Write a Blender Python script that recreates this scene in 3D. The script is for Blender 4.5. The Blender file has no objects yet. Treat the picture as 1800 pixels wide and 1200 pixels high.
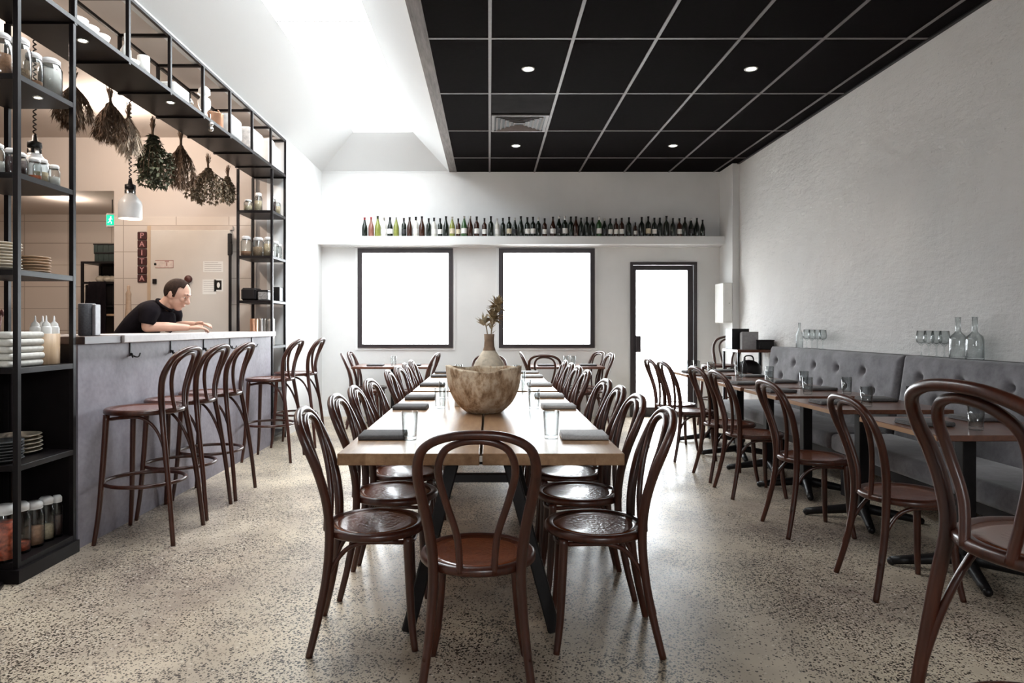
import bpy, bmesh, math, random
from mathutils import Vector, Matrix
PI = math.pi
random.seed(7)
SC = bpy.context.scene
COL = SC.collection

# ------------------------------------------------------------------ camera, world, exposure
cam_data = bpy.data.cameras.new('camera')
cam_data.sensor_width = 36.0
cam_data.lens = 24.0
cam_data.shift_x = 40.0/1800
cam_data.shift_y = -26.0/1800
cam_data.clip_start = 0.05
cam_data.clip_end = 200
cam = bpy.data.objects.new('camera', cam_data)
cam.location = (0, 0, 1.25)
cam.rotation_euler = (PI/2, 0, 0)
COL.objects.link(cam)
SC.camera = cam

WORLD_STRENGTH = 14.0
world = bpy.data.worlds.new('daylight')
SC.world = world
world.use_nodes = True
bg = world.node_tree.nodes['Background']
bg.inputs['Color'].default_value = (0.93, 0.965, 1.0, 1)
bg.inputs['Strength'].default_value = WORLD_STRENGTH
_nt = world.node_tree
_tc = _nt.nodes.new('ShaderNodeTexCoord'); _sx = _nt.nodes.new('ShaderNodeSeparateXYZ'); _ma = _nt.nodes.new('ShaderNodeMath')
_ma.operation = 'MULTIPLY_ADD'                      # bright overcast sky, brightened towards +X to even out the shaft slopes
_nt.links.new(_tc.outputs['Generated'], _sx.inputs[0]); _nt.links.new(_sx.outputs[0], _ma.inputs[0])
_ma.inputs[1].default_value = WORLD_STRENGTH*0.45; _ma.inputs[2].default_value = WORLD_STRENGTH
_nt.links.new(_ma.outputs[0], bg.inputs['Strength'])

SC.view_settings.view_transform = 'Standard'
SC.view_settings.look = 'None'
SC.view_settings.gamma = 1.0
SC.view_settings.use_curve_mapping = False
SC.view_settings.exposure = 0.58
SC.cycles.use_denoising = True
SC.cycles.max_bounces = 10
SC.cycles.diffuse_bounces = 5
SC.cycles.glossy_bounces = 4
SC.cycles.transparent_max_bounces = 24
SC.cycles.sample_clamp_indirect = 6.0
SC.cycles.caustics_reflective = False
SC.cycles.caustics_refractive = False

def portal(name, loc, rot, sx, sy):
    l = bpy.data.lights.new(name, 'AREA')
    l.shape = 'RECTANGLE'; l.size = sx; l.size_y = sy
    l.cycles.is_portal = True
    o = bpy.data.objects.new(name, l)
    o.location = loc; o.rotation_euler = rot
    COL.objects.link(o)
    return o
portal('window_portal', (-1.166, 9.62, 1.65), (-PI/2, 0, 0), 1.36, 1.42)
portal('window_portal', (0.80, 9.62, 1.65), (-PI/2, 0, 0), 1.36, 1.42)
portal('door_portal', (2.42, 9.62, 1.09), (-PI/2, 0, 0), 0.9, 2.1)
portal('skylight_portal', (-1.365, 5.99, 3.80), (0, 0, 0), 0.76, 5.57)
portal('front_fill_portal', (0.9, -2.1, 2.2), (PI/2, 0, 0), 1.4, 0.8)  # guides sky light through the added opening behind the camera

# ------------------------------------------------------------------ mesh helpers
class MB:
    def __init__(s):
        s.v = []; s.f = []; s.sm = []; s.mi = []; s.m = 0
    def add(s, vs, fs, smooth=False):
        o = len(s.v)
        s.v.extend([tuple(p) for p in vs])
        for f in fs:
            s.f.append(tuple(i+o for i in f)); s.sm.append(smooth); s.mi.append(s.m)
        return s
    def box(s, c, d, b=0.0, rot=None, seg=1):
        bm = bmesh.new()
        bmesh.ops.create_cube(bm, size=1)
        for v in bm.verts:
            v.co = Vector((v.co.x*d[0], v.co.y*d[1], v.co.z*d[2]))
        if b > 0:
            bmesh.ops.bevel(bm, geom=list(bm.edges), offset=min(b, min(d)*0.49), segments=seg, affect='EDGES', profile=0.5)
        M = Matrix.Translation(Vector(c))
        if rot is not None:
            M = M @ (rot if isinstance(rot, Matrix) else Matrix.Rotation(rot, 4, 'Z'))
        bm.verts.index_update()
        vs = [M @ v.co for v in bm.verts]
        fs = [[v.index for v in f.verts] for f in bm.faces]
        bm.free()
        return s.add(vs, fs, seg > 1)
    def bx(s, x0, x1, y0, y1, z0, z1, b=0.0, seg=1):
        return s.box(((x0+x1)/2, (y0+y1)/2, (z0+z1)/2), (abs(x1-x0), abs(y1-y0), abs(z1-z0)), b, None, seg)
    def tube(s, path, r, seg=8, closed=False, flat=None):
        P = [Vector(p) for p in path]; n = len(P)
        R = r if isinstance(r, (list, tuple)) else [r]*n
        T = []
        for i in range(n):
            if closed: t = P[(i+1) % n]-P[i-1]
            else: t = P[min(i+1, n-1)]-P[max(i-1, 0)]
            T.append(t.normalized())
        u = T[0].orthogonal().normalized()
        if abs(T[0].z) < 0.9:
            u = (Vector((0, 0, 1))-T[0]*T[0].z).normalized()
        rings = []; vs = []
        for i in range(n):
            u = (u-T[i]*u.dot(T[i])).normalized()
            w = T[i].cross(u)
            ring = []
            for k in range(seg):
                a = 2*PI*k/seg
                ca, sa = math.cos(a), math.sin(a)
                if flat: sa *= flat
                ring.append(len(vs)); vs.append(P[i]+u*(ca*R[i])+w*(sa*R[i]))
            rings.append(ring)
        fs = []
        for i in range(n if closed else n-1):
            A, B = rings[i], rings[(i+1) % n]
            for k in range(seg):
                fs.append((A[k], A[(k+1) % seg], B[(k+1) % seg], B[k]))
        if not closed:
            fs.append(tuple(reversed(rings[0]))); fs.append(tuple(rings[-1]))
        return s.add(vs, fs, True)
    def lathe(s, prof, seg=24, c=(0, 0, 0), sx=1, sy=1, smooth=True, arc=None):
        vs = []; fs = []
        c = Vector(c); rows = []
        full = arc is None
        n = seg if full else seg+1
        for (r, z) in prof:
            row = []
            if r <= 1e-6:
                row = [len(vs)]*n; vs.append(c+Vector((0, 0, z)))
            else:
                for k in range(n):
                    a = 2*PI*k/seg if full else arc[0]+(arc[1]-arc[0])*k/seg
                    row.append(len(vs)); vs.append(c+Vector((r*sx*math.cos(a), r*sy*math.sin(a), z)))
            rows.append(row)
        for i in range(len(rows)-1):
            A, B = rows[i], rows[i+1]
            for k in range(n if full else n-1):
                q = [A[k], A[(k+1) % n], B[(k+1) % n], B[k]]
                out = []
                for x in q:
                    if x not in out: out.append(x)
                if len(out) > 2: fs.append(tuple(out))
        return s.add(vs, fs, smooth)
    def ball(s, c, r, seg=12, rot=None):
        R = r if isinstance(r, (list, tuple)) else (r, r, r)
        vs = []; fs = []
        h = max(4, seg//2)
        M = Matrix.Translation(Vector(c))
        if rot is not None: M = M @ rot
        for i in range(h+1):
            th = PI*i/h
            for k in range(seg):
                a = 2*PI*k/seg
                vs.append(M @ Vector((R[0]*math.sin(th)*math.cos(a), R[1]*math.sin(th)*math.sin(a), R[2]*math.cos(th))))
        for i in range(h):
            for k in range(seg):
                a, b, c2, d = i*seg+k, (i+1)*seg+k, (i+1)*seg+(k+1) % seg, i*seg+(k+1) % seg
                if i == 0: fs.append((a, b, c2))
                elif i == h-1: fs.append((a, b, d))
                else: fs.append((a, b, c2, d))
        return s.add(vs, fs, True)
    def quad(s, a, b, c, d):
        return s.add([a, b, c, d], [(0, 1, 2, 3)])
    def xf(s, M):
        s.v = [tuple(M @ Vector(p)) for p in s.v]; return s
    def build(s, name, mat=None, parent=None, mods=None):
        me = bpy.data.meshes.new(name)
        me.from_pydata(s.v, [], s.f)
        for p, sm, mi in zip(me.polygons, s.sm, s.mi):
            p.use_smooth = sm; p.material_index = mi
        for m in (mat if isinstance(mat, (list, tuple)) else [mat]):
            if m is not None: me.materials.append(m)
        bm = bmesh.new(); bm.from_mesh(me)
        bmesh.ops.remove_doubles(bm, verts=bm.verts, dist=1e-6)
        bmesh.ops.recalc_face_normals(bm, faces=bm.faces)
        bm.to_mesh(me); bm.free()
        o = bpy.data.objects.new(name, me)
        COL.objects.link(o)
        if parent is not None: o.parent = parent
        return o

def smooth_path(pts, n=6, closed=False):
    P = [Vector(p) for p in pts]; out = []
    L = len(P)
    rng = range(L) if closed else range(L-1)
    for i in rng:
        if closed: p0, p1, p2, p3 = P[i-1], P[i], P[(i+1) % L], P[(i+2) % L]
        else: p0, p1, p2, p3 = P[max(i-1, 0)], P[i], P[i+1], P[min(i+2, L-1)]
        for k in range(n):
            t = k/n
            out.append(0.5*((2*p1)+(p2-p0)*t+(2*p0-5*p1+4*p2-p3)*t*t+(3*p1-p0-3*p2+p3)*t**3))
    if not closed: out.append(P[-1])
    return out
def mirror(pts):
    """half path ending on the y=0 plane -> whole path"""
    return [Vector(p) for p in pts]+[Vector((p[0], -p[1], p[2])) for p in reversed(pts[:-1])]
def lerp_list(a, n):
    out = []
    for i in range(n):
        t = i/(n-1)*(len(a)-1); k = min(int(t), len(a)-2)
        out.append(a[k]+(a[k+1]-a[k])*(t-k))
    return out

# ------------------------------------------------------------------ naming helpers
def tag(o, label=None, cat=None, group=None, kind=None):
    if label: o['label'] = label
    if cat: o['category'] = cat
    if group: o['group'] = group
    if kind: o['kind'] = kind
    return o
def thing(name, label, cat, loc=(0, 0, 0), rz=0, group=None):
    o = bpy.data.objects.new(name, None)
    o.empty_display_size = 0.1
    COL.objects.link(o)
    o.location = loc; o.rotation_euler = (0, 0, rz)
    return tag(o, label, cat, group)
def kids(o):
    return [c for c in COL.objects if c.parent == o]
def dup(o, loc, rz=None, label=None, group=None, parent=None, scale=None, _kids=None):
    r = o.copy(); COL.objects.link(r)
    if parent is None:
        r.location = loc
        if rz is not None: r.rotation_euler = (0, 0, rz)
        if scale: r.scale = (scale,)*3
        if label: r['label'] = label
        if group: r['group'] = group
    for ch in list(o.children):
        c = ch.copy(); COL.objects.link(c); c.parent = r
        for g in list(ch.children):
            d = g.copy(); COL.objects.link(d); d.parent = c
    return r
def struct(o):
    o['kind'] = 'structure'; return o
ORD = ['first','second','third','fourth','fifth','sixth','seventh','eighth','ninth','tenth','eleventh','twelfth','thirteenth','fourteenth','fifteenth','sixteenth','seventeenth','eighteenth','nineteenth','twentieth']
def ordinal(n):
    if n <= 20: return ORD[n-1]
    tens = {2: 'twent', 3: 'thirt', 4: 'fort', 5: 'fift'}[n//10]
    return tens+'ieth' if n % 10 == 0 else tens+'y-'+ORD[n % 10-1]

# ------------------------------------------------------------------ materials
class NT:
    def __init__(s, name):
        s.m = bpy.data.materials.new(name); s.m.use_nodes = True
        s.t = s.m.node_tree; s.n = s.t.nodes; s.b = s.n['Principled BSDF']
        s.out = s.n['Material Output']
    def new(s, typ, **kw):
        n = s.n.new(typ)
        for k, v in kw.items():
            if k in n.inputs: n.inputs[k].default_value = v
            else: setattr(n, k, v)
        return n
    def link(s, a, b): s.t.links.new(a, b)
    def coord(s, scale=(1, 1, 1), kind='Object', rot=(0, 0, 0)):
        tc = s.new('ShaderNodeTexCoord'); mp = s.new('ShaderNodeMapping')
        mp.inputs['Scale'].default_value = scale
        mp.inputs['Rotation'].default_value = rot
        s.link(tc.outputs[kind], mp.inputs['Vector']); return mp.outputs['Vector']
    def noise(s, vec, scale, detail=4, rough=0.55):
        n = s.new('ShaderNodeTexNoise', Scale=scale, Detail=detail, Roughness=rough)
        s.link(vec, n.inputs['Vector']); return n.outputs['Fac']
    def ramp(s, fac, stops):
        r = s.new('ShaderNodeValToRGB')
        e = r.color_ramp.elements
        while len(e) < len(stops): e.new(0.5)
        for x, (p, c) in zip(e, stops):
            x.position = p; x.color = (c[0], c[1], c[2], 1) if len(c) == 3 else c
        s.link(fac, r.inputs['Fac']); return r.outputs['Color']
    def mix(s, fac, a, b, mode='MIX'):
        m = s.new('ShaderNodeMix', data_type='RGBA', blend_type=mode)
        for sock, v in ((m.inputs[0], fac), (m.inputs[6], a), (m.inputs[7], b)):
            if hasattr(v, 'is_linked'): s.link(v, sock)
            elif isinstance(v, (int, float)): sock.default_value = v
            else: sock.default_value = (v[0], v[1], v[2], 1)
        return m.outputs[2]
    def math(s, op, a, b=0.0, clamp=False):
        m = s.new('ShaderNodeMath', operation=op); m.use_clamp = clamp
        for sock, v in ((m.inputs[0], a), (m.inputs[1], b)):
            if hasattr(v, 'is_linked'): s.link(v, sock)
            else: sock.default_value = v
        return m.outputs[0]
    def bump(s, h, strength=0.3, dist=0.01):
        b = s.new('ShaderNodeBump', Strength=strength, Distance=dist)
        s.link(h, b.inputs['Height']); s.link(b.outputs['Normal'], s.b.inputs['Normal']); return b
    def set(s, **kw):
        names = {'col': 'Base Color', 'rough': 'Roughness', 'metal': 'Metallic', 'coat': 'Coat Weight', 'coatr': 'Coat Roughness', 'sheen': 'Sheen Weight', 'spec': 'Specular IOR Level', 'trans': 'Transmission Weight', 'ior': 'IOR'}
        for k, v in kw.items():
            sock = s.b.inputs[names[k]]
            if hasattr(v, 'is_linked'): s.link(v, sock)
            elif k == 'col': sock.default_value = (v[0], v[1], v[2], 1)
            else: sock.default_value = v
        return s

def plain(name, col, rough=0.5, metal=0.0, var=0.12, scale=30, bump=0.0, **kw):
    t = NT(name); vec = t.coord()
    f = t.noise(vec, scale)
    lo = [c*(1-var) for c in col]; hi = [min(1, c*(1+var)) for c in col]
    t.set(col=t.ramp(f, [(0.3, lo), (0.7, hi)]), rough=rough, metal=metal, **kw)
    if bump: t.bump(f, bump, 0.004)
    return t.m
def wood(name, dark, light, axis='Y', scale=6, rough=0.35, coat=0.0, stretch=14, bump=0.05, coatr=0.15):
    t = NT(name)
    sc = {'X': (1/stretch, 1, 1), 'Y': (1, 1/stretch, 1), 'Z': (1, 1, 1/stretch)}[axis]
    vec = t.coord(tuple(x*scale for x in sc))
    f1 = t.noise(vec, 5.0, 6, 0.6)
    f2 = t.noise(vec, 1.3, 3, 0.5)
    f = t.math('ADD', t.math('MULTIPLY', f1, 0.6), t.math('MULTIPLY', f2, 0.4))
    t.set(col=t.ramp(f, [(0.32, dark), (0.68, light)]), rough=rough, coat=coat, coatr=coatr)
    if bump: t.bump(f1, bump, 0.003)
    return t.m
def emis(name, col, strength):
    t = NT(name)
    t.b.inputs['Base Color'].default_value = (col[0], col[1], col[2], 1)
    t.b.inputs['Emission Color'].default_value = (col[0], col[1], col[2], 1)
    t.b.inputs['Emission Strength'].default_value = strength
    return t.m
def glass(name, tint=(0.97, 0.98, 0.98), edge=(0.55, 0.6, 0.6), rough=0.02, refl=1.0):
    t = NT(name)
    tr = t.new('ShaderNodeBsdfTransparent'); gl = t.new('ShaderNodeBsdfGlossy', Roughness=rough)
    lw = t.new('ShaderNodeLayerWeight', Blend=0.35)
    t.link(t.mix(t.math('POWER', lw.outputs['Facing'], 2.0), tint, edge), tr.inputs['Color'])
    lf = t.new('ShaderNodeLayerWeight', Blend=0.5)
    mx = t.new('ShaderNodeMixShader')
    t.link(t.math('MULTIPLY', t.math('ADD', t.math('MULTIPLY', t.math('POWER', lf.outputs['Facing'], 4.0), 0.75), 0.05), refl), mx.inputs[0])
    t.link(tr.outputs[0], mx.inputs[1]); t.link(gl.outputs[0], mx.inputs[2])
    t.link(mx.outputs[0], t.out.inputs['Surface'])
    return t.m

def mat_floor():
    t = NT('polished_concrete'); vec = t.coord()
    big = t.noise(vec, 0.75, 4, 0.6)
    mid = t.noise(vec, 3.5, 5, 0.6)
    base = t.mix(mid, (0.49, 0.405, 0.30), (0.73, 0.625, 0.485))
    base = t.mix(t.ramp(big, [(0.42, (0, 0, 0)), (0.66, (1, 1, 1))]), base, (0.27, 0.215, 0.175), 'MIX')
    patch = t.math('ADD', t.math('MULTIPLY', t.noise(t.coord((1.4, 0.8, 1)), 1.7, 5, 0.62), 0.7), t.math('MULTIPLY', mid, 0.3))
    def specks(scale, lo, hi, dens_lo, dens_hi, seedrot):
        v = t.new('ShaderNodeTexVoronoi', Scale=scale, Randomness=1.0)
        t.link(t.coord((1, 1, 0.2), rot=(0, 0, seedrot)), v.inputs['Vector'])
        sep = t.new('ShaderNodeSeparateColor'); t.link(v.outputs['Color'], sep.inputs['Color'])
        pick = t.math('LESS_THAN', sep.outputs[0], t.ramp(patch, [(0.40, (dens_lo,)*3), (0.60, (dens_hi,)*3)]))
        sz = t.math('ADD', t.math('MULTIPLY', sep.outputs[1], hi-lo), lo)
        inside = t.math('LESS_THAN', v.outputs['Distance'], sz)
        return t.math('MULTIPLY', pick, inside)
    s1 = specks(98, 0.28, 0.60, 0.10, 0.80, 0.3)
    s2 = specks(150, 0.28, 0.6, 0.10, 0.66, 1.1)
    s3 = specks(70, 0.2, 0.5, 0.10, 0.2, 2.0)
    c = t.mix(t.math('MULTIPLY', s3, 0.6), base, (0.70, 0.64, 0.55))
    c = t.mix(t.math('MULTIPLY', s2, 0.85), c, (0.085, 0.058, 0.043))
    c = t.mix(t.math('MULTIPLY', s1, 0.96), c, (0.026, 0.018, 0.014))
    t.set(col=c, rough=t.ramp(mid, [(0.3, (0.28,)*3), (0.7, (0.42,)*3)]), spec=0.30)
    t.bump(mid, 0.05, 0.003)
    return t.m
def mat_wall(name, col, bump=0.12, scale=9, stain=0.04, rough=0.8):
    t = NT(name); vec = t.coord()
    a = t.noise(vec, scale, 8, 0.65); b = t.noise(vec, 1.2, 4, 0.6)
    c2 = [x*(1-stain*2.2) for x in col]
    t.set(col=t.mix(t.ramp(b, [(0.35, (0, 0, 0)), (0.7, (1, 1, 1))]), col, c2), rough=rough, spec=0.25)
    t.bump(a, bump, 0.02)
    return t.m
def mat_plaster():
    t = NT('rough_plaster'); vec = t.coord((1, 1, 1))
    a = t.noise(vec, 7, 10, 0.7)
    tr = t.noise(t.coord((1, 1.0, 3.2)), 3.2, 6, 0.6)
    b = t.noise(vec, 0.9, 4, 0.6)
    pits = t.noise(vec, 26, 3, 0.5)
    c = t.mix(t.ramp(b, [(0.35, (0, 0, 0)), (0.7, (1, 1, 1))]), (0.74, 0.725, 0.71), (0.66, 0.64, 0.625))
    c = t.mix(t.ramp(pits, [(0.69, (0, 0, 0)), (0.77, (0.5, 0.5, 0.5))]), c, (0.42, 0.40, 0.385))
    t.set(col=c, rough=0.85, spec=0.2)
    t.bump(t.math('ADD', a, t.math('MULTIPLY', tr, 1.1)), 0.8, 0.025)
    return t.m
def mat_tiles():
    t = NT('kitchen_wall_tiles')
    tc = t.new('ShaderNodeTexCoord')
    sx = t.new('ShaderNodeSeparateXYZ'); t.link(tc.outputs['Object'], sx.inputs[0])
    cb = t.new('ShaderNodeCombineXYZ'); t.link(t.math('ADD', sx.outputs[0], sx.outputs[1]), cb.inputs[0]); t.link(sx.outputs[2], cb.inputs[1])
    br = t.new('ShaderNodeTexBrick', offset=0.0, Scale=1.0)
    br.inputs['Color1'].default_value = (0.70, 0.63, 0.57, 1); br.inputs['Color2'].default_value = (0.68, 0.61, 0.55, 1)
    br.inputs['Mortar'].default_value = (0.42, 0.35, 0.30, 1)
    br.inputs['Mortar Size'].default_value = 0.005; br.inputs['Brick Width'].default_value = 0.6; br.inputs['Row Height'].default_value = 0.3
    t.link(cb.outputs[0], br.inputs['Vector'])
    t.set(col=br.outputs['Color'], rough=0.3)
    return t.m
def mat_seat():
    t = NT('embossed_seat_wood')
    tc = t.new('ShaderNodeTexCoord')
    sx = t.new('ShaderNodeSeparateXYZ'); t.link(tc.outputs['Object'], sx.inputs[0])
    r = t.math('SQRT', t.math('ADD', t.math('POWER', sx.outputs[0], 2.0), t.math('POWER', sx.outputs[1], 2.0)))
    mask = t.math('LESS_THAN', r, 0.125)
    v = t.new('ShaderNodeTexVoronoi', Scale=70); t.link(tc.outputs['Object'], v.inputs['Vector'])
    ringw = t.math('SINE', t.math('MULTIPLY', r, 240.0))
    h = t.math('MULTIPLY', mask, t.math('ADD', v.outputs['Distance'], t.math('MULTIPLY', ringw, 0.15)))
    vec = t.coord((1, 1/12, 1))
    f = t.noise(vec, 26, 5, 0.6)
    t.set(col=t.ramp(f, [(0.3, (0.085, 0.019, 0.0068)), (0.7, (0.20, 0.053, 0.0185))]), rough=0.27, coat=0.5, coatr=0.12)
    t.bump(h, 0.35, 0.004)
    return t.m
def mat_velvet():
    t = NT('grey_bench_suede'); vec = t.coord()
    a = t.noise(vec, 3.6, 9, 0.72); b = t.noise(vec, 60, 3, 0.6)
    t.set(col=t.ramp(a, [(0.40, (0.062, 0.057, 0.063)), (0.62, (0.155, 0.147, 0.160))]), rough=0.75, sheen=0.35, spec=0.3)
    t.bump(b, 0.12, 0.002)
    return t.m
def mat_concrete(name, lo, hi):
    t = NT(name); vec = t.coord()
    a = t.noise(vec, 2.2, 8, 0.65); b = t.noise(vec, 35, 4, 0.6)
    f = t.math('ADD', t.math('MULTIPLY', a, 0.75), t.math('MULTIPLY', b, 0.25))
    t.set(col=t.ramp(f, [(0.33, lo), (0.67, hi)]), rough=0.55)
    t.bump(b, 0.05, 0.003)
    return t.m
def mat_tabletop():
    t = NT('oiled_timber_planks'); 
    tc = t.new('ShaderNodeTexCoord'); sx = t.new('ShaderNodeSeparateXYZ'); t.link(tc.outputs['Object'], sx.inputs[0])
    plank = t.math('FLOOR', t.math('MULTIPLY', sx.outputs[0], 6.6))
    wn = t.new('ShaderNodeTexWhiteNoise', noise_dimensions='1D'); t.link(plank, wn.inputs['W'])
    cb = t.new('ShaderNodeCombineXYZ')
    t.link(t.math('MULTIPLY', sx.outputs[0], 9.0), cb.inputs[0]); t.link(t.math('ADD', t.math('MULTIPLY', sx.outputs[1], 0.8), t.math('MULTIPLY', wn.outputs[0], 30.0)), cb.inputs[1]); t.link(t.math('MULTIPLY', sx.outputs[2], 9.0), cb.inputs[2])
    a = t.noise(cb.outputs[0], 4.0, 7, 0.62); w = t.noise(cb.outputs[0], 0.8, 3, 0.5)
    f = t.math('ADD', t.math('MULTIPLY', a, 0.55), t.math('MULTIPLY', w, 0.45))
    c = t.ramp(f, [(0.3, (0.17, 0.085, 0.038)), (0.52, (0.33, 0.19, 0.10)), (0.72, (0.47, 0.31, 0.18))])
    c = t.mix(t.math('MULTIPLY', wn.outputs[0], 0.35), c, (0.22, 0.12, 0.06))
    t.set(col=c, rough=0.36, spec=0.36)
    t.bump(a, 0.12, 0.003)
    return t.m
def mat_bowl():
    t = NT('weathered_carved_timber'); vec = t.coord()
    a = t.noise(t.coord((1, 1, 0.5)), 22, 8, 0.7); b = t.noise(vec, 3, 4, 0.6)
    c = t.ramp(a, [(0.36, (0.22, 0.135, 0.075)), (0.47, (0.52, 0.37, 0.235)), (0.58, (0.80, 0.69, 0.53))])
    c = t.mix(t.ramp(b, [(0.45, (0, 0, 0)), (0.65, (0.6, 0.6, 0.6))]), c, (0.20, 0.12, 0.065))
    t.set(col=c, rough=0.75); t.bump(a, 0.5, 0.012)
    return t.m

M = {}
M['floor'] = mat_floor()
M['wall'] = mat_wall('white_painted_render', (0.78, 0.775, 0.765))
M['paint'] = mat_wall('smooth_white_paint', (0.82, 0.82, 0.815), 0.03, 20, 0.01)
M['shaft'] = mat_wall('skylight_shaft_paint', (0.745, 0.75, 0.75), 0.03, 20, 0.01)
M['plaster'] = mat_plaster()
M['tiles'] = mat_tiles()
M['kitchen'] = mat_wall('kitchen_plaster', (0.64, 0.575, 0.53), 0.03, 12, 0.02)
M['blacktile'] = plain('black_ceiling_tile', (0.0042, 0.0028, 0.0030), 0.95, 0, 0.25, 25, spec=0.05)
M['grid'] = plain('ceiling_grid_metal', (0.17, 0.148, 0.145), 0.5, 0.2, 0.1, 20)
M['beam'] = wood('stained_timber_beam', (0.11, 0.094, 0.088), (0.26, 0.23, 0.22), 'Y', 10, 0.7, stretch=10)
M['frame'] = plain('dark_window_frame', (0.030, 0.022, 0.024), 0.42, 0, 0.15, 12)
M['black'] = plain('black_steel', (0.0085, 0.007, 0.0074), 0.42, 0.0, 0.2, 30, spec=0.3)
M['satin'] = plain('satin_black_shelf', (0.0075, 0.0055, 0.006), 0.40, 0.0, 0.2, 20, spec=0.22)
M['bent'] = wood('bentwood', (0.024, 0.0050, 0.0022), (0.075, 0.0180, 0.0075), 'Z', 14, 0.34, 0.14, 16, 0.02)
M['seat'] = mat_seat()
M['top'] = mat_tabletop()
M['cafe'] = wood('cafe_table_wood', (0.075, 0.026, 0.014), (0.17, 0.065, 0.034), 'Y', 9, 0.28, 0.3, 14, 0.03)
M['honey'] = wood('honey_table_edge', (0.22, 0.11, 0.05), (0.36, 0.20, 0.10), 'Y', 9, 0.4, 0.0, 14, 0.03)
M['velvet'] = mat_velvet()
M['button'] = plain('upholstery_button', (0.05, 0.049, 0.055), 0.6)
M['counter'] = mat_concrete('counter_concrete', (0.150, 0.132, 0.160), (0.31, 0.288, 0.33))
M['stone'] = mat_concrete('pale_stone_top', (0.38, 0.345, 0.335), (0.54, 0.50, 0.49))
M['darkwood'] = wood('dark_counter_block', (0.02, 0.01, 0.01), (0.05, 0.026, 0.024), 'Y', 8, 0.4)
M['napkin'] = plain('grey_linen', (0.46, 0.455, 0.455), 0.9, 0, 0.15, 120, 0.2)
M['napkind'] = plain('charcoal_linen', (0.105, 0.10, 0.10), 0.9, 0, 0.15, 120, 0.2)
M['glass'] = glass('clear_glass', (0.95, 0.965, 0.965), (0.07, 0.08, 0.08))
M['pane'] = glass('window_glass', (0.98, 0.99, 0.99), (0.9, 0.93, 0.93), 0.0, 0.6)
M['bowl'] = mat_bowl()
M['vase'] = plain('stone_coloured_pottery', (0.56, 0.48, 0.37), 0.8, 0, 0.3, 18, 0.4)
M['vaseneck'] = plain('brown_pottery', (0.26, 0.17, 0.11), 0.75, 0, 0.25, 18, 0.3)
M['dried'] = plain('dried_flower', (0.30, 0.22, 0.12), 0.9, 0, 0.4, 60)
M['driedpale'] = plain('pale_dried_leaf', (0.52, 0.45, 0.33), 0.9, 0, 0.3, 60)
M['white'] = plain('white_ceramic', (0.78, 0.77, 0.74), 0.3, 0, 0.03, 12)
M['cream'] = plain('cream_ceramic', (0.60, 0.53, 0.43), 0.4, 0, 0.12, 14)
M['tan'] = plain('tan_stoneware', (0.45, 0.31, 0.20), 0.45, 0, 0.2, 14)
M['darkplate'] = plain('dark_stoneware', (0.07, 0.072, 0.075), 0.35, 0, 0.2, 14)
M['linen'] = plain('folded_white_cloth', (0.62, 0.60, 0.55), 0.9, 0, 0.1, 50, 0.2)
M['steel'] = plain('brushed_steel', (0.62, 0.60, 0.58), 0.28, 1.0, 0.06, 40)
M['copper'] = plain('copper', (0.72, 0.40, 0.26), 0.3, 0.8, 0.08, 20)
M['paper'] = plain('paper', (0.80, 0.78, 0.74), 0.85, 0, 0.03, 8)
M['lampwhite'] = plain('white_enamel', (0.74, 0.73, 0.72), 0.35, 0, 0.04, 8)
M['herb'] = plain('dried_green_herb', (0.080, 0.084, 0.050), 0.85, 0, 0.5, 40)
M['herbbrown'] = plain('dried_brown_herb', (0.135, 0.082, 0.05), 0.85, 0, 0.5, 40)
M['herbpale'] = plain('dried_pale_grass', (0.50, 0.42, 0.34), 0.9, 0, 0.3, 40)
M['skin'] = plain('skin', (0.56, 0.335, 0.25), 0.5, 0, 0.08, 12)
M['hair'] = plain('dark_brown_hair', (0.026, 0.014, 0.010), 0.85, 0, 0.35, 60, spec=0.15)
M['shirt'] = plain('black_cotton', (0.008, 0.0062, 0.008), 0.95, 0, 0.2, 40, spec=0.06)
M['lamp'] = emis('lamp_glow', (1.0, 0.93, 0.82), 14)
M['warmlamp'] = emis('warm_lamp_glow', (1.0, 0.86, 0.68), 40)
M['exitgreen'] = emis('exit_sign_green', (0.0, 0.42, 0.24), 1.1)
M['exitwhite'] = emis('exit_sign_white', (0.8, 1.0, 0.92), 1.1)
M['outside'] = plain('pale_outdoor_paving', (0.62, 0.61, 0.59), 0.9)
M['red'] = plain('dark_red_sign', (0.05, 0.012, 0.012), 0.5)
M['pink'] = plain('pink_letter', (0.62, 0.33, 0.32), 0.5)

# ------------------------------------------------------------------ the room
XL, XR, YB, ZC = -2.33, 3.30, 9.50, 3.403      # left wall, right wall, back wall, ceiling
YF = -2.0
f = MB().bx(-8, XR+0.2, YF-0.2, YB+0.2, -0.2, 0.0); struct(f.build('floor', M['floor']))
g = MB().bx(-30, 30, YB+0.2, 40, -0.25, -0.05); g.bx(-30, 30, -25, YF-0.2, -0.25, -0.05); struct(g.build('ground', M['outside']))

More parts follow.
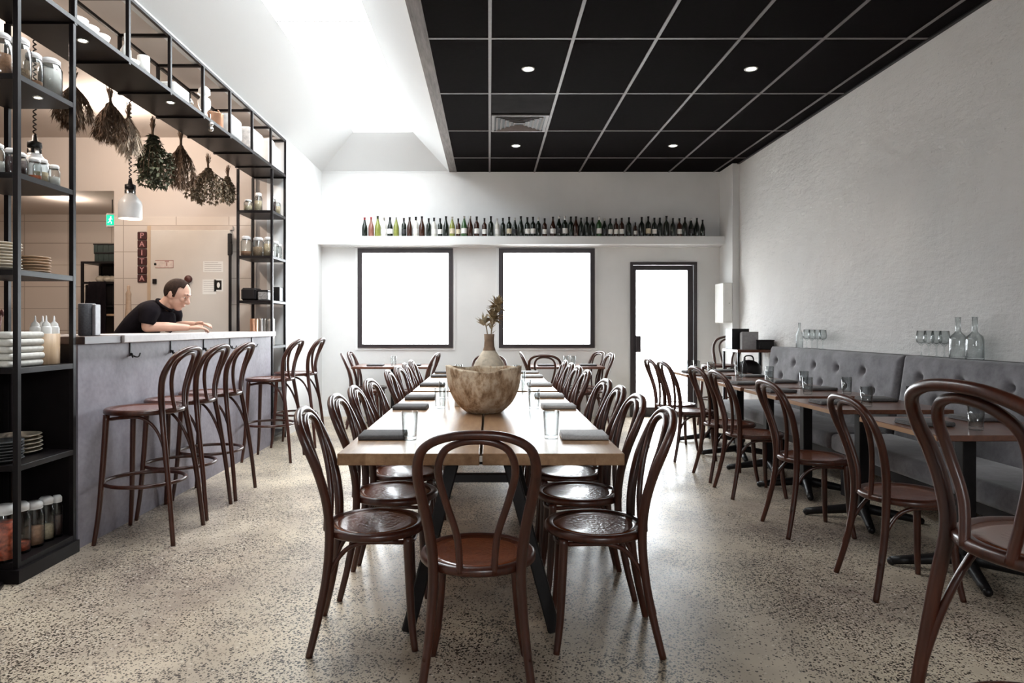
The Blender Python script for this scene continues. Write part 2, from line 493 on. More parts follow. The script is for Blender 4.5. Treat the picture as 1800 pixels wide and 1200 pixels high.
def pierced(axis_y, y1, holes, x0, x1, z0, z1):
    """wall in the XZ plane between y and y1 with rectangular holes (x0,x1,z0,z1)"""
    m = MB()
    xs = sorted(set([x0, x1]+[h[0] for h in holes]+[h[1] for h in holes]))
    zs = sorted(set([z0, z1]+[h[2] for h in holes]+[h[3] for h in holes]))
    for i in range(len(xs)-1):
        run = None
        for k in range(len(zs)-1):
            cx, cz = (xs[i]+xs[i+1])/2, (zs[k]+zs[k+1])/2
            solid = not any(h[0] < cx < h[1] and h[2] < cz < h[3] for h in holes)
            if solid:
                if run is None: run = [zs[k], zs[k+1]]
                else: run[1] = zs[k+1]
            if (not solid or k == len(zs)-2) and run is not None:
                m.bx(xs[i], xs[i+1], axis_y, y1, run[0], run[1]); run = None
    return m
W1 = (-1.827, -0.504, 0.958, 2.337); W2 = (0.134, 1.465, 0.958, 2.337); D1 = (1.96, 2.885, 0.0, 2.148)
struct(pierced(YB, YB+0.2, [W1, W2, D1], XL-0.2, XR+0.2, 0, 4.0).build('wall_back', M['wall']))
struct(MB().bx(XR, XR+0.2, YF-0.2, YB, 0, 3.8).build('wall_right', M['plaster']))
w = MB().bx(XL-0.2, XL, 7.77, YB, 0, ZC+0.02); w.bx(XL-0.2, XL, YF, 3.05, 0, ZC+0.02)
w.bx(XL-0.06, XL, 3.05, 7.77, 3.368, ZC+0.02)
struct(w.build('wall_left', M['paint']))
struct(pierced(YF-0.2, YF, [(0.2, 1.6, 1.8, 2.6)], -8, XR+0.2, 0, 4.0).build('wall_front', M['wall']))  # unseen opening, added and sized to set the front fill
# kitchen shell
YK = 7.77
k = MB().bx(-4.27, XL-0.2, YK, YK+0.12, 0, ZC); k.bx(-8, -4.27, YK, YK+0.12, 2.795, ZC)
struct(k.build('wall_kitchen', M['kitchen']))
kt = MB().bx(-4.26, XL-0.38, YK-0.012, YK, 0, 2.50); struct(kt.build('wall_kitchen_tiled', M['tiles']))
k2 = MB().bx(-8, -4.15, 9.4, 9.5, 0, 2.9); k2.bx(-4.27, -4.15, YK+0.12, 9.4, 0, 2.9)
struct(k2.build('wall_scullery', M['tiles']))
struct(MB().bx(-8.0, -7.9, YF, 9.5, 0, ZC).build('wall_kitchen_side', M['kitchen']))
struct(MB().bx(-8, XL-0.06, YF, YK+0.12, ZC+0.001, ZC+0.1).build('ceiling_kitchen', M['kitchen']))
struct(MB().bx(-8, -4.15, YK+0.12, 9.5, 2.795, 2.9).build('ceiling_scullery', M['kitchen']))

# black grid ceiling
XC0 = -0.452
struct(MB().bx(XC0, XR, YF, YB, ZC, ZC+0.1).build('ceiling', M['blacktile']))
gm = MB()
for i in range(6):
    x = 0.005+0.6235*i
    gm.bx(x-0.012, x+0.012, YF, YB, ZC-0.006, ZC+0.002)
y = 8.70
while y > YF:
    gm.bx(XC0, XR, y-0.011, y+0.011, ZC-0.0055, ZC+0.002); y -= 1.2014
struct(gm.build('ceiling_grid', M['grid']))
bm_ = MB().bx(XC0-0.103, XC0, YF, YB, ZC-0.004, ZC+0.30); struct(bm_.build('trim_1', M['beam']))
struct(MB().bx(XR-0.03, XR, YF, YB, ZC-0.012, ZC+0.002).build('trim_2', M['black']))
# skylight shaft: splayed sides around the glazed opening
H2 = 3.753; SX0, SX1, SY1 = -1.745, -0.985, 8.775; SKN = 3.2
XB = XC0-0.103
s = MB()
def slab(m, a, b, c, d, t=0.06):
    a, b, c, d = map(Vector, (a, b, c, d)); n = (b-a).cross(d-a).normalized()
    if n.z < 0: n = -n
    P = [a, b, c, d]; Q = [p+n*t for p in P]
    m.add(P+Q, [(0, 1, 2, 3), (7, 6, 5, 4), (0, 4, 5, 1), (1, 5, 6, 2), (2, 6, 7, 3), (3, 7, 4, 0)])
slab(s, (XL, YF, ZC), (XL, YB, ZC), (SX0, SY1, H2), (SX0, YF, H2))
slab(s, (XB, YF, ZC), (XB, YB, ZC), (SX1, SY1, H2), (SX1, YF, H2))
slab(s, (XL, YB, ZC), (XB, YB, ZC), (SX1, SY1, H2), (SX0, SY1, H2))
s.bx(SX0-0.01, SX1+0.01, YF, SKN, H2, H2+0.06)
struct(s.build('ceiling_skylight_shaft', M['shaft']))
sk = struct(thing('window_3', None, None, (0, 0, 0)))
sf = MB()
sf.bx(SX0-0.05, SX0, SKN, SY1+0.05, H2-0.001, H2+0.1); sf.bx(SX1, SX1+0.05, SKN, SY1+0.05, H2-0.001, H2+0.1); sf.bx(SX0, SX1, SKN, SKN+0.04, H2, H2+0.1)
sf.bx(SX0, SX1, SY1, SY1+0.05, H2-0.001, H2+0.1)
for yy in (5.61,): sf.bx(SX0, SX1, yy-0.008, yy+0.008, H2+0.005, H2+0.03)
sf.build('skylight_frame', M['paint'], sk)
MB().bx(SX0, SX1, SKN, SY1, H2+0.03, H2+0.04).build('pane', M['pane'], sk)
# cornice line where shaft meets the back wall
struct(MB().bx(XL, XB, YB-0.012, YB, ZC-0.012, ZC+0.004).build('trim_3', M['paint']))
# boxed duct in the back right corner
struct(MB().bx(3.205, XR, 9.0, YB, 0, ZC, 0.004).build('trim_4', M['wall']))
mb = thing('switchboard_box', 'white metal switchboard box fixed to the corner duct beside the door', 'electrical box', (3.18, 9.12, 1.30))
MB().bx(-0.10, 0.023, -0.13, 0.2, 0, 0.53, 0.008).build('box', M['white'], mb)
MB().bx(-0.092, 0.015, -0.137, -0.128, 0.02, 0.51, 0.003).build('cover', M['white'], mb)
MB().ball((-0.02, -0.139, 0.26), 0.008, 8).build('latch', M['steel'], mb)
# wine ledge along the back wall
struct(MB().bx(XL, 3.205, 9.28, YB, 2.369, 2.482, 0.004).build('trim_5', M['paint']))
struct(MB().bx(XL, 3.205, 9.44, YB, 2.352, 2.369, 0.002).build('trim_6', M['paint']))

def make_window(name, W, y):
    x0, x1, z0, z1 = W
    r = struct(thing(name, None, None))
    fr = MB(); t = 0.063
    fr.bx(x0, x0+t, y-0.03, y+0.07, z0, z1); fr.bx(x1-t, x1, y-0.03, y+0.07, z0, z1)
    fr.bx(x0+t, x1-t, y-0.03, y+0.07, z1-t, z1); fr.bx(x0+t, x1-t, y-0.03, y+0.07, z0, z0+t*0.75)
    fr.build('window_frame', M['frame'], r)
    ar = MB(); a = 0.035
    ar.bx(x0-a, x0, y-0.012, y, z0-a, z1); ar.bx(x1, x1+a, y-0.012, y, z0-a, z1); ar.bx(x0, x1, y-0.012, y, z0-a, z0)
    ar.build('architrave', M['paint'], r)
    MB().bx(x0+t, x1-t, y+0.02, y+0.026, z0+t*0.75, z1-t).build('pane', M['pane'], r)
    return r
make_window('window_1', W1, YB); make_window('window_2', W2, YB)
d = struct(thing('door_1', None, None))
x0, x1, z1 = D1[0], D1[1], D1[3]
fr = MB(); fr.bx(x0, x0+0.035, YB-0.03, YB+0.1, 0, z1); fr.bx(x1-0.045, x1, YB-0.03, YB+0.1, 0, z1); fr.bx(x0+0.035, x1-0.045, YB-0.03, YB+0.1, z1-0.04, z1)
fr.build('door_frame', M['frame'], d)
lf = MB(); xa, xb = x0+0.04, x1-0.05; yy0, yy1 = YB, YB+0.045
lf.bx(xa, xa+0.045, yy0, yy1, 0.012, z1-0.045); lf.bx(xb-0.075, xb, yy0, yy1, 0.012, z1-0.045)
lf.bx(xa+0.045, xb-0.075, yy0, yy1, z1-0.11, z1-0.045); lf.bx(xa+0.045, xb-0.075, yy0, yy1, 0.012, 0.13)
leaf = lf.build('door_leaf', M['frame'], d)
MB().bx(xa+0.045, xb-0.075, YB+0.02, YB+0.026, 0.13, z1-0.11).build('pane', M['pane'], leaf)
h = MB(); h.bx(xa+0.035, xa+0.105, YB-0.025, YB-0.005, 0.895, 1.125, 0.004); h.bx(xa+0.03, xa+0.05, YB-0.01, YB+0.001, 0.9, 1.12)
h.build('handle', M['frame'], leaf)
struct(MB().bx(x0, x1, YB-0.05, YB+0.2, 0, 0.012).build('trim_7', M['black']))
# skirting on the back wall
sk_ = MB(); sk_.bx(XL, x0-0.005, YB-0.012, YB, 0, 0.09); sk_.bx(x1+0.005, 3.205, YB-0.012, YB, 0, 0.09)
struct(sk_.build('baseboard_back', M['paint']))
struct(MB().bx(XL, XL+0.012, 7.79, YB-0.012, 0, 0.09).build('baseboard_left', M['paint']))

# ------------------------------------------------------------------ ceiling fittings
def downlight(x, y, z, label, power=14, col=(1, 0.9, 0.76), glow='lamp', r=0.052, group=None, angle=1.9, point=False):
    t = thing('downlight', label, 'ceiling light', (x, y, z), 0, group)
    MB().lathe([(r*0.72, -0.002), (r, -0.006), (r*1.08, 0.0), (r*0.72, 0.0)], 24).build('trim_ring', M['white'], t)
    MB().lathe([(0, -0.003), (r*0.74, -0.0025)], 24).build('diffuser', M[glow], t)
    l = bpy.data.lights.new('downlight_lamp', 'POINT' if point else 'SPOT'); l.energy = power; l.color = col; l.shadow_soft_size = 0.04
    if not point: l.spot_size = angle; l.spot_blend = 0.7
    o = bpy.data.objects.new('downlight_lamp', l); COL.objects.link(o); o.parent = t; o.location = (0, 0, -0.12 if point else -0.02)
    return t
for (x, y, lb) in ((0.325, 5.70, 'round downlight in the black ceiling nearest the beam, front row'), (2.186, 5.70, 'round downlight in the black ceiling nearer the plaster wall, front row'),
                   (0.318, 8.12, 'round downlight in the black ceiling just behind the air vent'), (2.186, 8.12, 'round downlight in the black ceiling close to the door end')):
    downlight(x, y, ZC-0.001, lb, 10, group=None)
v = thing('ceiling_vent', 'square louvred air conditioning vent in the black ceiling', 'air vent', (0.316, 7.20, ZC-0.006))
fr = MB()
for a, b_ in ((0.292, 0.262),):
    fr.bx(-a, a, -a, -b_, -0.012, 0); fr.bx(-a, a, b_, a, -0.012, 0); fr.bx(-a, -b_, -b_, b_, -0.012, 0); fr.bx(b_, a, -b_, b_, -0.012, 0)
fr.build('vent_frame', M['grid'], v)
MB().bx(-0.262, 0.262, -0.262, 0.262, -0.003, 0.0).build('backing', M['black'], v)
for q in range(4):
    for i in range(5):
        o_ = 0.235-i*0.045
        m = MB().box((0, -o_, -0.012), (2*o_-0.01, 0.022, 0.003), 0, Matrix.Rotation(0.6, 4, 'X'))
        m.xf(Matrix.Rotation(q*PI/2, 4, 'Z')).build('louvre', M['grid'], v)
MB().bx(0.02, 0.612, 6.30, 6.885, ZC-0.003, ZC).build('access_panel', plain('brown_ceiling_panel', (0.010, 0.008, 0.008), 0.9, 0, 0.3, 8, spec=0.1))
tag(COL.objects['access_panel'], 'dark brown flush panel in the black ceiling beside the air vent', 'ceiling panel')

# ------------------------------------------------------------------ bentwood chairs and bar stools
def bent_seat(root, r, z):
    MB().lathe([(r*0.84, z-0.004), (r*0.90, z+0.001), (r*0.96, z), (r, z-0.008), (r*1.0, z-0.024), (r*0.97, z-0.030), (r*0.84, z-0.030)], 40).build('seat_rim', M['bent'], root)
    MB().lathe([(0, z-0.010), (r*0.4, z-0.0095), (r*0.7, z-0.007), (r*0.85, z-0.004), (r*0.85, z-0.016), (0, z-0.018)], 40).build('seat', M['seat'], root)
def bentwood(name, label, cat, back, inner, legs, brace, r, z, ring=None, rr=1.0):
    t = thing(name, label, cat)
    bent_seat(t, r, z)
    p = smooth_path(mirror(back), 6)
    MB().tube(p, lerp_list([x*rr for x in (0.0135, 0.0165, 0.019, 0.0185, 0.0155, 0.0145, 0.0155, 0.0185, 0.019, 0.0165, 0.0135)], len(p)), 10).build('back_frame', M['bent'], t)
    p = smooth_path(mirror(inner), 6)
    MB().tube(p, lerp_list([0.0115, 0.013, 0.0125, 0.013, 0.0115], len(p)), 8).build('back_hoop', M['bent'], t)
    for sgn in (1, -1):
        p = smooth_path([(a, b*sgn, c) for a, b, c in legs], 5)
        MB().tube(p, lerp_list([0.0185, 0.0165, 0.0125], len(p)), 10).build('leg', M['bent'], t)
    p = smooth_path(mirror(brace), 5)
    MB().tube(p, 0.0095, 8).build('brace', M['bent'], t)
    if ring:
        MB().tube([(ring[0]*math.cos(a), ring[0]*math.sin(a), ring[1]) for a in [2*PI*i/36 for i in range(36)]], 0.0115, 8, True).build('foot_ring', M['bent'], t)
    return t
CB = [(-.235, .190, 0), (-.200, .168, .15), (-.174, .152, .30), (-.164, .146, .45), (-.174, .160, .58), (-.204, .182, .70), (-.240, .191, .79), (-.272, .170, .862), (-.292, .100, .902), (-.297, 0, .912)]
CI = [(-.190, .056, .440), (-.188, .066, .56), (-.208, .102, .68), (-.236, .124, .78), (-.257, .106, .85), (-.271, .058, .882), (-.275, 0, .890)]
CL = [(.135, .135, .428), (.140, .140, .30), (.150, .155, .12), (.165, .175, 0)]
CR = [(-.205, .172, .16), (-.178, .150, .27), (-.12, .14, .37), (-.05, .15, .414), (.05, .15, .416), (.12, .125, .406), (.155, .06, .396), (.16, 0, .393)]
chair0 = bentwood('bentwood_chair', '', 'chair', CB, CI, CL, CR, 0.205, 0.460)
SB = [(-.262, .205, 0), (-.232, .19, .3), (-.193, .168, .6), (-.172, .150, .76), (-.173, .163, .86), (-.190, .183, .95), (-.222, .188, 1.02), (-.256, .163, 1.08), (-.283, .09, 1.113), (-.290, 0, 1.122)]
SI = [(-.208, .060, .750), (-.196, .075, .85), (-.206, .104, .95), (-.230, .110, 1.03), (-.258, .070, 1.078), (-.272, 0, 1.094)]
SL = [(.150, .150, .74), (.160, .160, .5), (.175, .18, .2), (.195, .2, 0)]
SR = [(-.226, .186, .36), (-.195, .162, .52), (-.14, .15, .65), (-.06, .16, .722), (.05, .16, .724), (.13, .135, .714), (.165, .07, .704), (.17, 0, .70)]
stool0 = bentwood('bentwood_bar_stool', '', 'bar stool', SB, SI, SL, SR, 0.222, 0.770, (0.222, 0.335))
chair_used = []; stool_used = []
def chair(x, y, deg, label, group=None):
    rz = math.radians(deg)
    if not chair_used:
        chair0.location = (x, y, 0); chair0.rotation_euler = (0, 0, rz); chair0['label'] = label
        if group: chair0['group'] = group
        chair_used.append(chair0); return chair0
    c = dup(chair0, (x, y, 0), rz, label, group); chair_used.append(c); return c
def stool(x, y, deg, label, group=None):
    rz = math.radians(deg)
    if not stool_used:
        stool0.location = (x, y, 0); stool0.rotation_euler = (0, 0, rz); stool0['label'] = label
        if group: stool0['group'] = group
        stool_used.append(stool0); return stool0
    c = dup(stool0, (x, y, 0), rz, label, group); stool_used.append(c); return c
LG = 'bentwood chairs around the long tables'
chair(-0.040, 2.43, 90, 'dark bentwood chair at the near head of the long table, its back to us', LG)
# rows on both sides of the long tables, front to back
LEFT = [(-0.465, 2.79, 5), (-0.455, 3.31, 2), (-0.46, 3.78, 3), (-0.46, 4.25, -2), (-0.475, 5.15, 2), (-0.47, 5.65, -3), (-0.47, 6.15, 2), (-0.47, 6.65, 0)]
RIGHT = [(0.430, 2.77, 177), (0.43, 3.30, 180), (0.435, 3.78, 178), (0.44, 4.25, 182), (0.45, 5.15, 179), (0.45, 5.65, 181), (0.45, 6.15, 180), (0.45, 6.65, 178)]
for i, (x, y, a) in enumerate(LEFT):
    chair(x, y, a, 'dark bentwood chair on the bar side of the long tables, '+('nearest of its row' if i == 0 else 'farthest of its row' if i == 7 else ordinal(i+1)+' from the front'), LG)
for i, (x, y, a) in enumerate(RIGHT):
    chair(x, y, a, 'dark bentwood chair on the banquette side of the long tables, '+('nearest of its row' if i == 0 else 'farthest of its row' if i == 7 else ordinal(i+1)+' from the front'), LG)
chair(0.0, 7.80, -90, 'bentwood chair at the far head of the long tables, partly behind the vase', LG)
BG = 'bentwood chairs at the small tables below the windows'
chair(-1.55, 8.55, 12, 'bentwood chair under the window by the bar, left front of its small table', BG)
chair(-1.56, 9.05, 0, 'bentwood chair under the window by the bar, left and closest to the back wall', BG)
chair(-0.93, 8.55, 172, 'bentwood chair at the right end of the small table by the bar side window', BG)
chair(0.70, 8.86, 0, 'bentwood chair at the left end of the small table below the middle window', BG)
chair(0.72, 8.29, 75, 'bentwood chair with its back to us at the small table below the middle window', BG)
chair(1.24, 8.55, 184, 'bentwood chair at the right end of the small table below the middle window', BG)
chair(1.22, 9.06, 200, 'pale lit bentwood chair against the wall below the middle window', BG)
KG = 'bentwood chairs facing the banquette'
for i, (x, y, a) in enumerate([(1.995, 3.28, -2), (1.99, 4.20, 0), (1.99, 5.13, 1), (1.99, 5.66, 3), (1.93, 6.50, 4), (1.93, 7.05, 3)]):
    chair(x, y, a, 'dark bentwood chair facing the grey banquette, '+('nearest of its row' if i == 0 else 'farthest of its row, before the door' if i == 5 else ordinal(i+1)+' from the front'), KG)
SG = 'bentwood bar stools along the counter'
for i, (x, y, a) in enumerate([(-2.065, 4.10, 180), (-2.085, 4.61, 180), (-2.08, 5.10, 180), (-2.075, 6.47, 178), (-2.055, 7.24, 180)]):
    stool(x, y, a, 'dark bentwood bar stool at the concrete counter, '+('nearest of the row' if i == 0 else 'farthest of the row, by the white wall' if i == 4 else ordinal(i+1)+' from the front'), SG)
K1X, K1Y, K1A = 1.295, 1.52, 7
stool(K1X, K1Y, K1A, 'large bentwood bar stool cut off by the right edge in the foreground')
stool(2.93, 8.68, 225, 'reddish bentwood bar stool in the corner beside the door and the side station')

# ------------------------------------------------------------------ long timber tables
def long_table(y0, y1, label):
    cx = -0.033; hw = 0.567
    t = thing('long_table', label, 'table', (cx, (y0+y1)/2, 0))
    L = (y1-y0)/2
    m = MB(); m.bx(-hw, -0.006, -L, L, 0.703, 0.75, 0.003); m.bx(0.006, hw, -L, L, 0.703, 0.75, 0.003)
    m.bx(-0.03, 0.03, -L+0.08, L-0.08, 0.693, 0.7025)
    m.build('tabletop', M['top'], t)
    b = MB(); b.bx(-0.006, 0.006, -L+0.001, -L+0.03, 0.718, 0.736); b.bx(-0.006, 0.006, -L+0.35, -L+0.55, 0.74, 0.7515)
    b.build('joint_bolt', M['steel'], t)
    for yy in (-L+0.10, L-0.18):
        for s_ in (1, -1):
            a, b2 = Vector((0.113*s_, yy, 0.70)), Vector((0.30*s_, yy, 0.0))
            dirv = (a-b2); ln = dirv.length
            ang = math.atan2(dirv.x, dirv.z)
            m = MB().box((a+b2)/2+Vector((0, 0, 0.006)), (0.052, 0.065, ln-0.012), 0.006, Matrix.Rotation(ang, 4, 'Y'))
            m.build('leg', M['black'], t)
        MB().bx(-0.13, 0.13, yy-0.02, yy+0.02, 0.618, 0.650, 0.002).build('crossbar', M['black'], t)
        MB().bx(-0.40, 0.40, yy-0.03, yy+0.03, 0.6935, 0.703).build('mounting_plate', M['black'], t)
    return t
long_table(2.69, 5.20, 'long pale timber table in the centre foreground, with the carved bowl on it')
long_table(5.33, 7.55, 'second long timber table standing end to end behind the front one')

# ------------------------------------------------------------------ small cafe tables
def pedestal(t, top_z, rot):
    m = MB().bx(-0.034, 0.034, -0.034, 0.034, 0.03, top_z-0.03, 0.004); m.build('column', M['black'], t)
    f_ = MB()
    for q in range(4):
        a = rot+q*PI/2
        mm = MB(); n = 7
        path = [(0.02+0.31*i/(n-1), 0, 0.075-0.05*(i/(n-1))) for i in range(n)]
        mm.tube(path, lerp_list([0.034, 0.022], n), 8, False, None)
        mm.ball((0.33, 0, 0.022), 0.022, 10)
        mm.xf(Matrix.Rotation(a, 4, 'Z')); o = len(f_.v)
        f_.add(mm.v, mm.f, True)
    f_.build('foot', M['black'], t)
    MB().bx(-0.2, 0.2, -0.2, 0.2, top_z-0.035, top_z-0.028).build('top_plate', M['black'], t)
def cafe_table(x0, x1, y0, y1, label, rot=0.0, group=None, cx=None):
    px = cx if cx is not None else (x0+x1)/2
    t = thing('cafe_table', label, 'table', (px, (y0+y1)/2, 0), 0, group)
    hy = (y1-y0)/2; zt = 0.75
    m = MB().bx(x0-px, x1-px, -hy, hy, zt-0.028, zt, 0.003)
    m.build('tabletop', M['cafe'], t)
    e = MB().bx(x0-px-0.0015, x0-px+0.0005, -hy+0.004, hy-0.004, zt-0.026, zt-0.003); e.build('edge_band', M['honey'], t)
    pedestal(t, zt, rot)
    return t
for i, (y0, y1) in enumerate([(3.14, 3.80), (4.11, 4.75), (4.91, 5.52), (5.60, 6.22), (6.30, 6.92), (7.12, 7.74)]):
    cafe_table(2.06, 2.80, y0, y1, 'brown square pedestal table before the banquette, '+('nearest of its row' if i == 0 else 'farthest of its row, by the door' if i == 5 else ordinal(i+1)+' from the front'), math.radians(-20 if i < 3 else -10), 'pedestal tables along the banquette', 2.42)
cafe_table(-1.72, -0.76, 8.50, 9.22, 'brown pedestal table under the window on the bar side', 0.3, 'small tables below the windows')
cafe_table(0.50, 1.44, 8.48, 9.18, 'brown pedestal table under the window nearer the door', 0.3, 'small tables below the windows')

# ------------------------------------------------------------------ banquette
bq = thing('banquette', 'long grey suede banquette with buttoned back along the plaster wall', 'bench', (3.0, 5.07, 0))
PITCH = 0.42
def back_panel(y0, y1, yu, yl):
    ups = []; 
    y = yu
    while y < y1-0.1: ups.append((y, 0.890)); y += PITCH
    y = yl
    while y < y1-0.1: ups.append((y, 0.744)); y += PITCH
    ups = [b for b in ups if b[0] > y0+0.1]
    ny = int((y1-y0)/0.012); nz = 50
    z0, z1 = 0.44, 1.035
    def surf(y, z):
        tt = (z-z0)/(z1-z0)
        x = 2.985+0.085*tt
        ed = min(y-y0, y1-y, z1-z, 0.06)
        x -= 0.012
        x += 0.03*(1-max(0, min(1, ed/0.05)))**2
        for (by, bz) in ups:
            dd = math.hypot(y-by, (z-bz)*1.0)
            x += 0.050*math.exp(-(dd/0.027)**1.6)
        return x
    vs = []; fs = []
    for j in range(nz+1):
        for i in range(ny+1):
            yy = y0+(y1-y0)*i/ny; zz = z0+(z1-z0)*j/nz
            vs.append((surf(yy, zz)-3.0, yy-5.07, zz))
    n1 = ny+1
    for j in range(nz):
        for i in range(ny): fs.append((j*n1+i, j*n1+i+1, (j+1)*n1+i+1, (j+1)*n1+i))
    # closed back
    off = len(vs)
    vs += [(0.13, y0-5.07, z0), (0.13, y1-5.07, z0), (0.13, y1-5.07, z1), (0.13, y0-5.07, z1)]
    fs.append((off, off+3, off+2, off+1))
    fs.append(tuple([off]+[off+1]+[i for i in range(ny, -1, -1)]))
    fs.append(tuple([nz*n1+i for i in range(ny+1)]+[off+2, off+3]))
    fs.append(tuple([j*n1 for j in range(nz+1)]+[off+3, off]))
    fs.append(tuple([j*n1+ny for j in range(nz, -1, -1)]+[off+1, off+2]))
    m = MB(); m.add(vs, fs, True)
    o = m.build('backrest', M['velvet'], bq)
    for (by, bz) in ups:
        MB().ball((surf(by, bz)-3.0-0.008, by-5.07, bz), (0.006, 0.011, 0.011), 10).build('button', M['button'], o)
back_panel(2.66, 5.055, 3.147, 2.94)
back_panel(5.075, 7.44, 5.56, 5.39)
for (y0, y1) in ((2.66, 5.055), (5.075, 7.44)):
    m = MB(); m.bx(2.52-3, 2.985-3, y0-5.07, y1-5.07, 0.335, 0.462, 0.035, 4); m.build('seat_cushion', M['velvet'], bq)
m = MB().bx(2.56-3, 3.28-3, 2.68-5.07, 7.42-5.07, 0.27, 0.335); m.build('seat_base', M['satin'], bq)
for yy in (2.75, 3.9, 5.06, 6.2, 7.35):
    MB().bx(2.62-3, 2.70-3, yy-5.07-0.03, yy-5.07+0.03, 0, 0.27).build('leg', M['satin'], bq)
    MB().bx(3.1-3, 3.18-3, yy-5.07-0.03, yy-5.07+0.03, 0, 0.27).build('leg', M['satin'], bq)
MB().bx(3.132-3, 3.299-3, 2.66-5.07, 7.44-5.07, 0.335, 1.03, 0.003).build('ledge', M['satin'], bq)

# ------------------------------------------------------------------ bar counter
ct = thing('bar_counter', 'purple grey concrete bar counter with pale stone top', 'counter', (-2.5, 5.5, 0))
MB().bx(-2.31+2.5, -2.36+2.5, 3.835-5.5, 7.22-5.5, 0, 1.15).build('front_panel', M['counter'], ct)
MB().bx(-2.36+2.5, -2.67+2.5, 3.835-5.5, 7.22-5.5, 0.0, 1.15).build('carcass', M['satin'], ct)
MB().bx(-2.255+2.5, -2.72+2.5, 4.22-5.5, 7.215-5.5, 1.15, 1.20, 0.004).build('countertop', M['stone'], ct)
MB().bx(-2.27+2.5, -2.72+2.5, 3.83-5.5, 4.22-5.5, 1.15, 1.195, 0.003).build('end_block', M['darkwood'], ct)
def hook(y, label):
    t = thing('coat_hook', label, 'hook', (-2.309, y, 1.06), 0, 'coat hooks under the counter')
    MB().bx(0, 0.006, -0.009, 0.009, 0.0, 0.09, 0.001).build('plate', M['black'], t)
    for s_ in (1, -1):
        MB().tube(smooth_path([(0.006, 0, 0.02), (0.02, 0.012*s_, 0.0), (0.035, 0.035*s_, -0.004), (0.04, 0.05*s_, 0.02)], 4), 0.0045, 6).build('prong', M['black'], t)
    return t
for i, y in enumerate((4.39, 4.95, 5.52, 6.08, 6.64)):
    hook(y, 'black double coat hook on the concrete counter front, '+ordinal(i+1)+' from the front')

# ------------------------------------------------------------------ black steel shelving around the pass
XF, XBK = -2.30, -2.685
LV = [0.095, 0.570, 1.047, 1.53, 2.005, 2.488, 2.965]
def tower(name, label, y0, y1, levels, zt, back=False):
    t = thing(name, label, 'shelf', ((XF+XBK)/2, (y0+y1)/2, 0)); cx, cy = (XF+XBK)/2, (y0+y1)/2
    p = 0.0125
    for x in (XF-p, XBK+p):
        for y in (y0+p, y1-p):
            MB().bx(x-p-cx, x+p-cx, y-p-cy, y+p-cy, 0, zt, 0.001).build('post', M['satin'], t)
    for z in levels:
        MB().bx(XBK-cx+0.001, XF-cx-0.001, y0+0.002-cy, y1-0.002-cy, z-0.028, z, 0.001).build('shelf_board', M['satin'], t)
    if back:
        MB().bx(XBK-0.012-cx, XBK-cx, y0-cy, y1-cy, 0.06, 1.02).build('back_panel', M['satin'], t)
        MB().bx(XBK-cx, XF+0.02-cx, y0-0.02-cy, y1-cy, 0.0, 0.067).build('plinth', M['satin'], t)
    return t
tower('shelf_tower', 'black steel shelf tower with jars and plates at the left edge', 3.33, 3.80, LV[:6], 2.926, True)
tower('shelf_tower', 'black steel shelf tower at the far end of the bar counter', 7.25, 7.735, LV[:6], 2.926)
hs = thing('hanging_shelf', 'long black steel overhead shelf above the bar counter', 'shelf', ((XF+XBK)/2, 5.5, 2.94))
cx = (XF+XBK)/2; p = 0.0115
YS = [2.75, 3.22, 3.80, 4.37, 4.94, 5.51, 6.08, 6.65, 7.22, 7.735]
ZT = 0.425
for y in YS:
    for x in (XF-p, XBK+p):
        MB().bx(x-p-cx, x+p-cx, y-p-5.5, y+p-5.5, 0.027, ZT-0.02, 0.001).build('post', M['satin'], hs)
    MB().bx(XBK+2*p-cx, XF-2*p-cx, y-p-5.5, y+p-5.5, ZT-0.022, ZT).build('crossbar', M['satin'], hs)
    MB().bx(XBK-cx, XF-cx, y-0.012-5.5, y+0.012-5.5, -0.012, 0.0).build('rib', M['satin'], hs)
for x in (XF-p, XBK+p):
    MB().bx(x-p-cx, x+p-cx, YS[0]-5.5, YS[-1]+p-5.5, ZT-0.022, ZT, 0.001).build('rail', M['satin'], hs)
MB().bx(XBK-cx, XF-cx, YS[0]-5.5, YS[-1]+p-5.5, 0.0, 0.027, 0.001).build('shelf_board', M['satin'], hs)
for (y, lb) in ((4.03, 'small round light under the overhead shelf nearest the shelf tower'), (5.14, 'small round light under the overhead shelf above the stools')):
    downlight(-2.40, y, 2.939, lb, 3, (1, 0.86, 0.66), 'warmlamp', 0.03)
downlight(-2.38, 3.60, LV[5]-0.029, 'small round light under the highest shelf of the near shelf tower', 1.5, (1, 0.86, 0.66), 'warmlamp', 0.022)

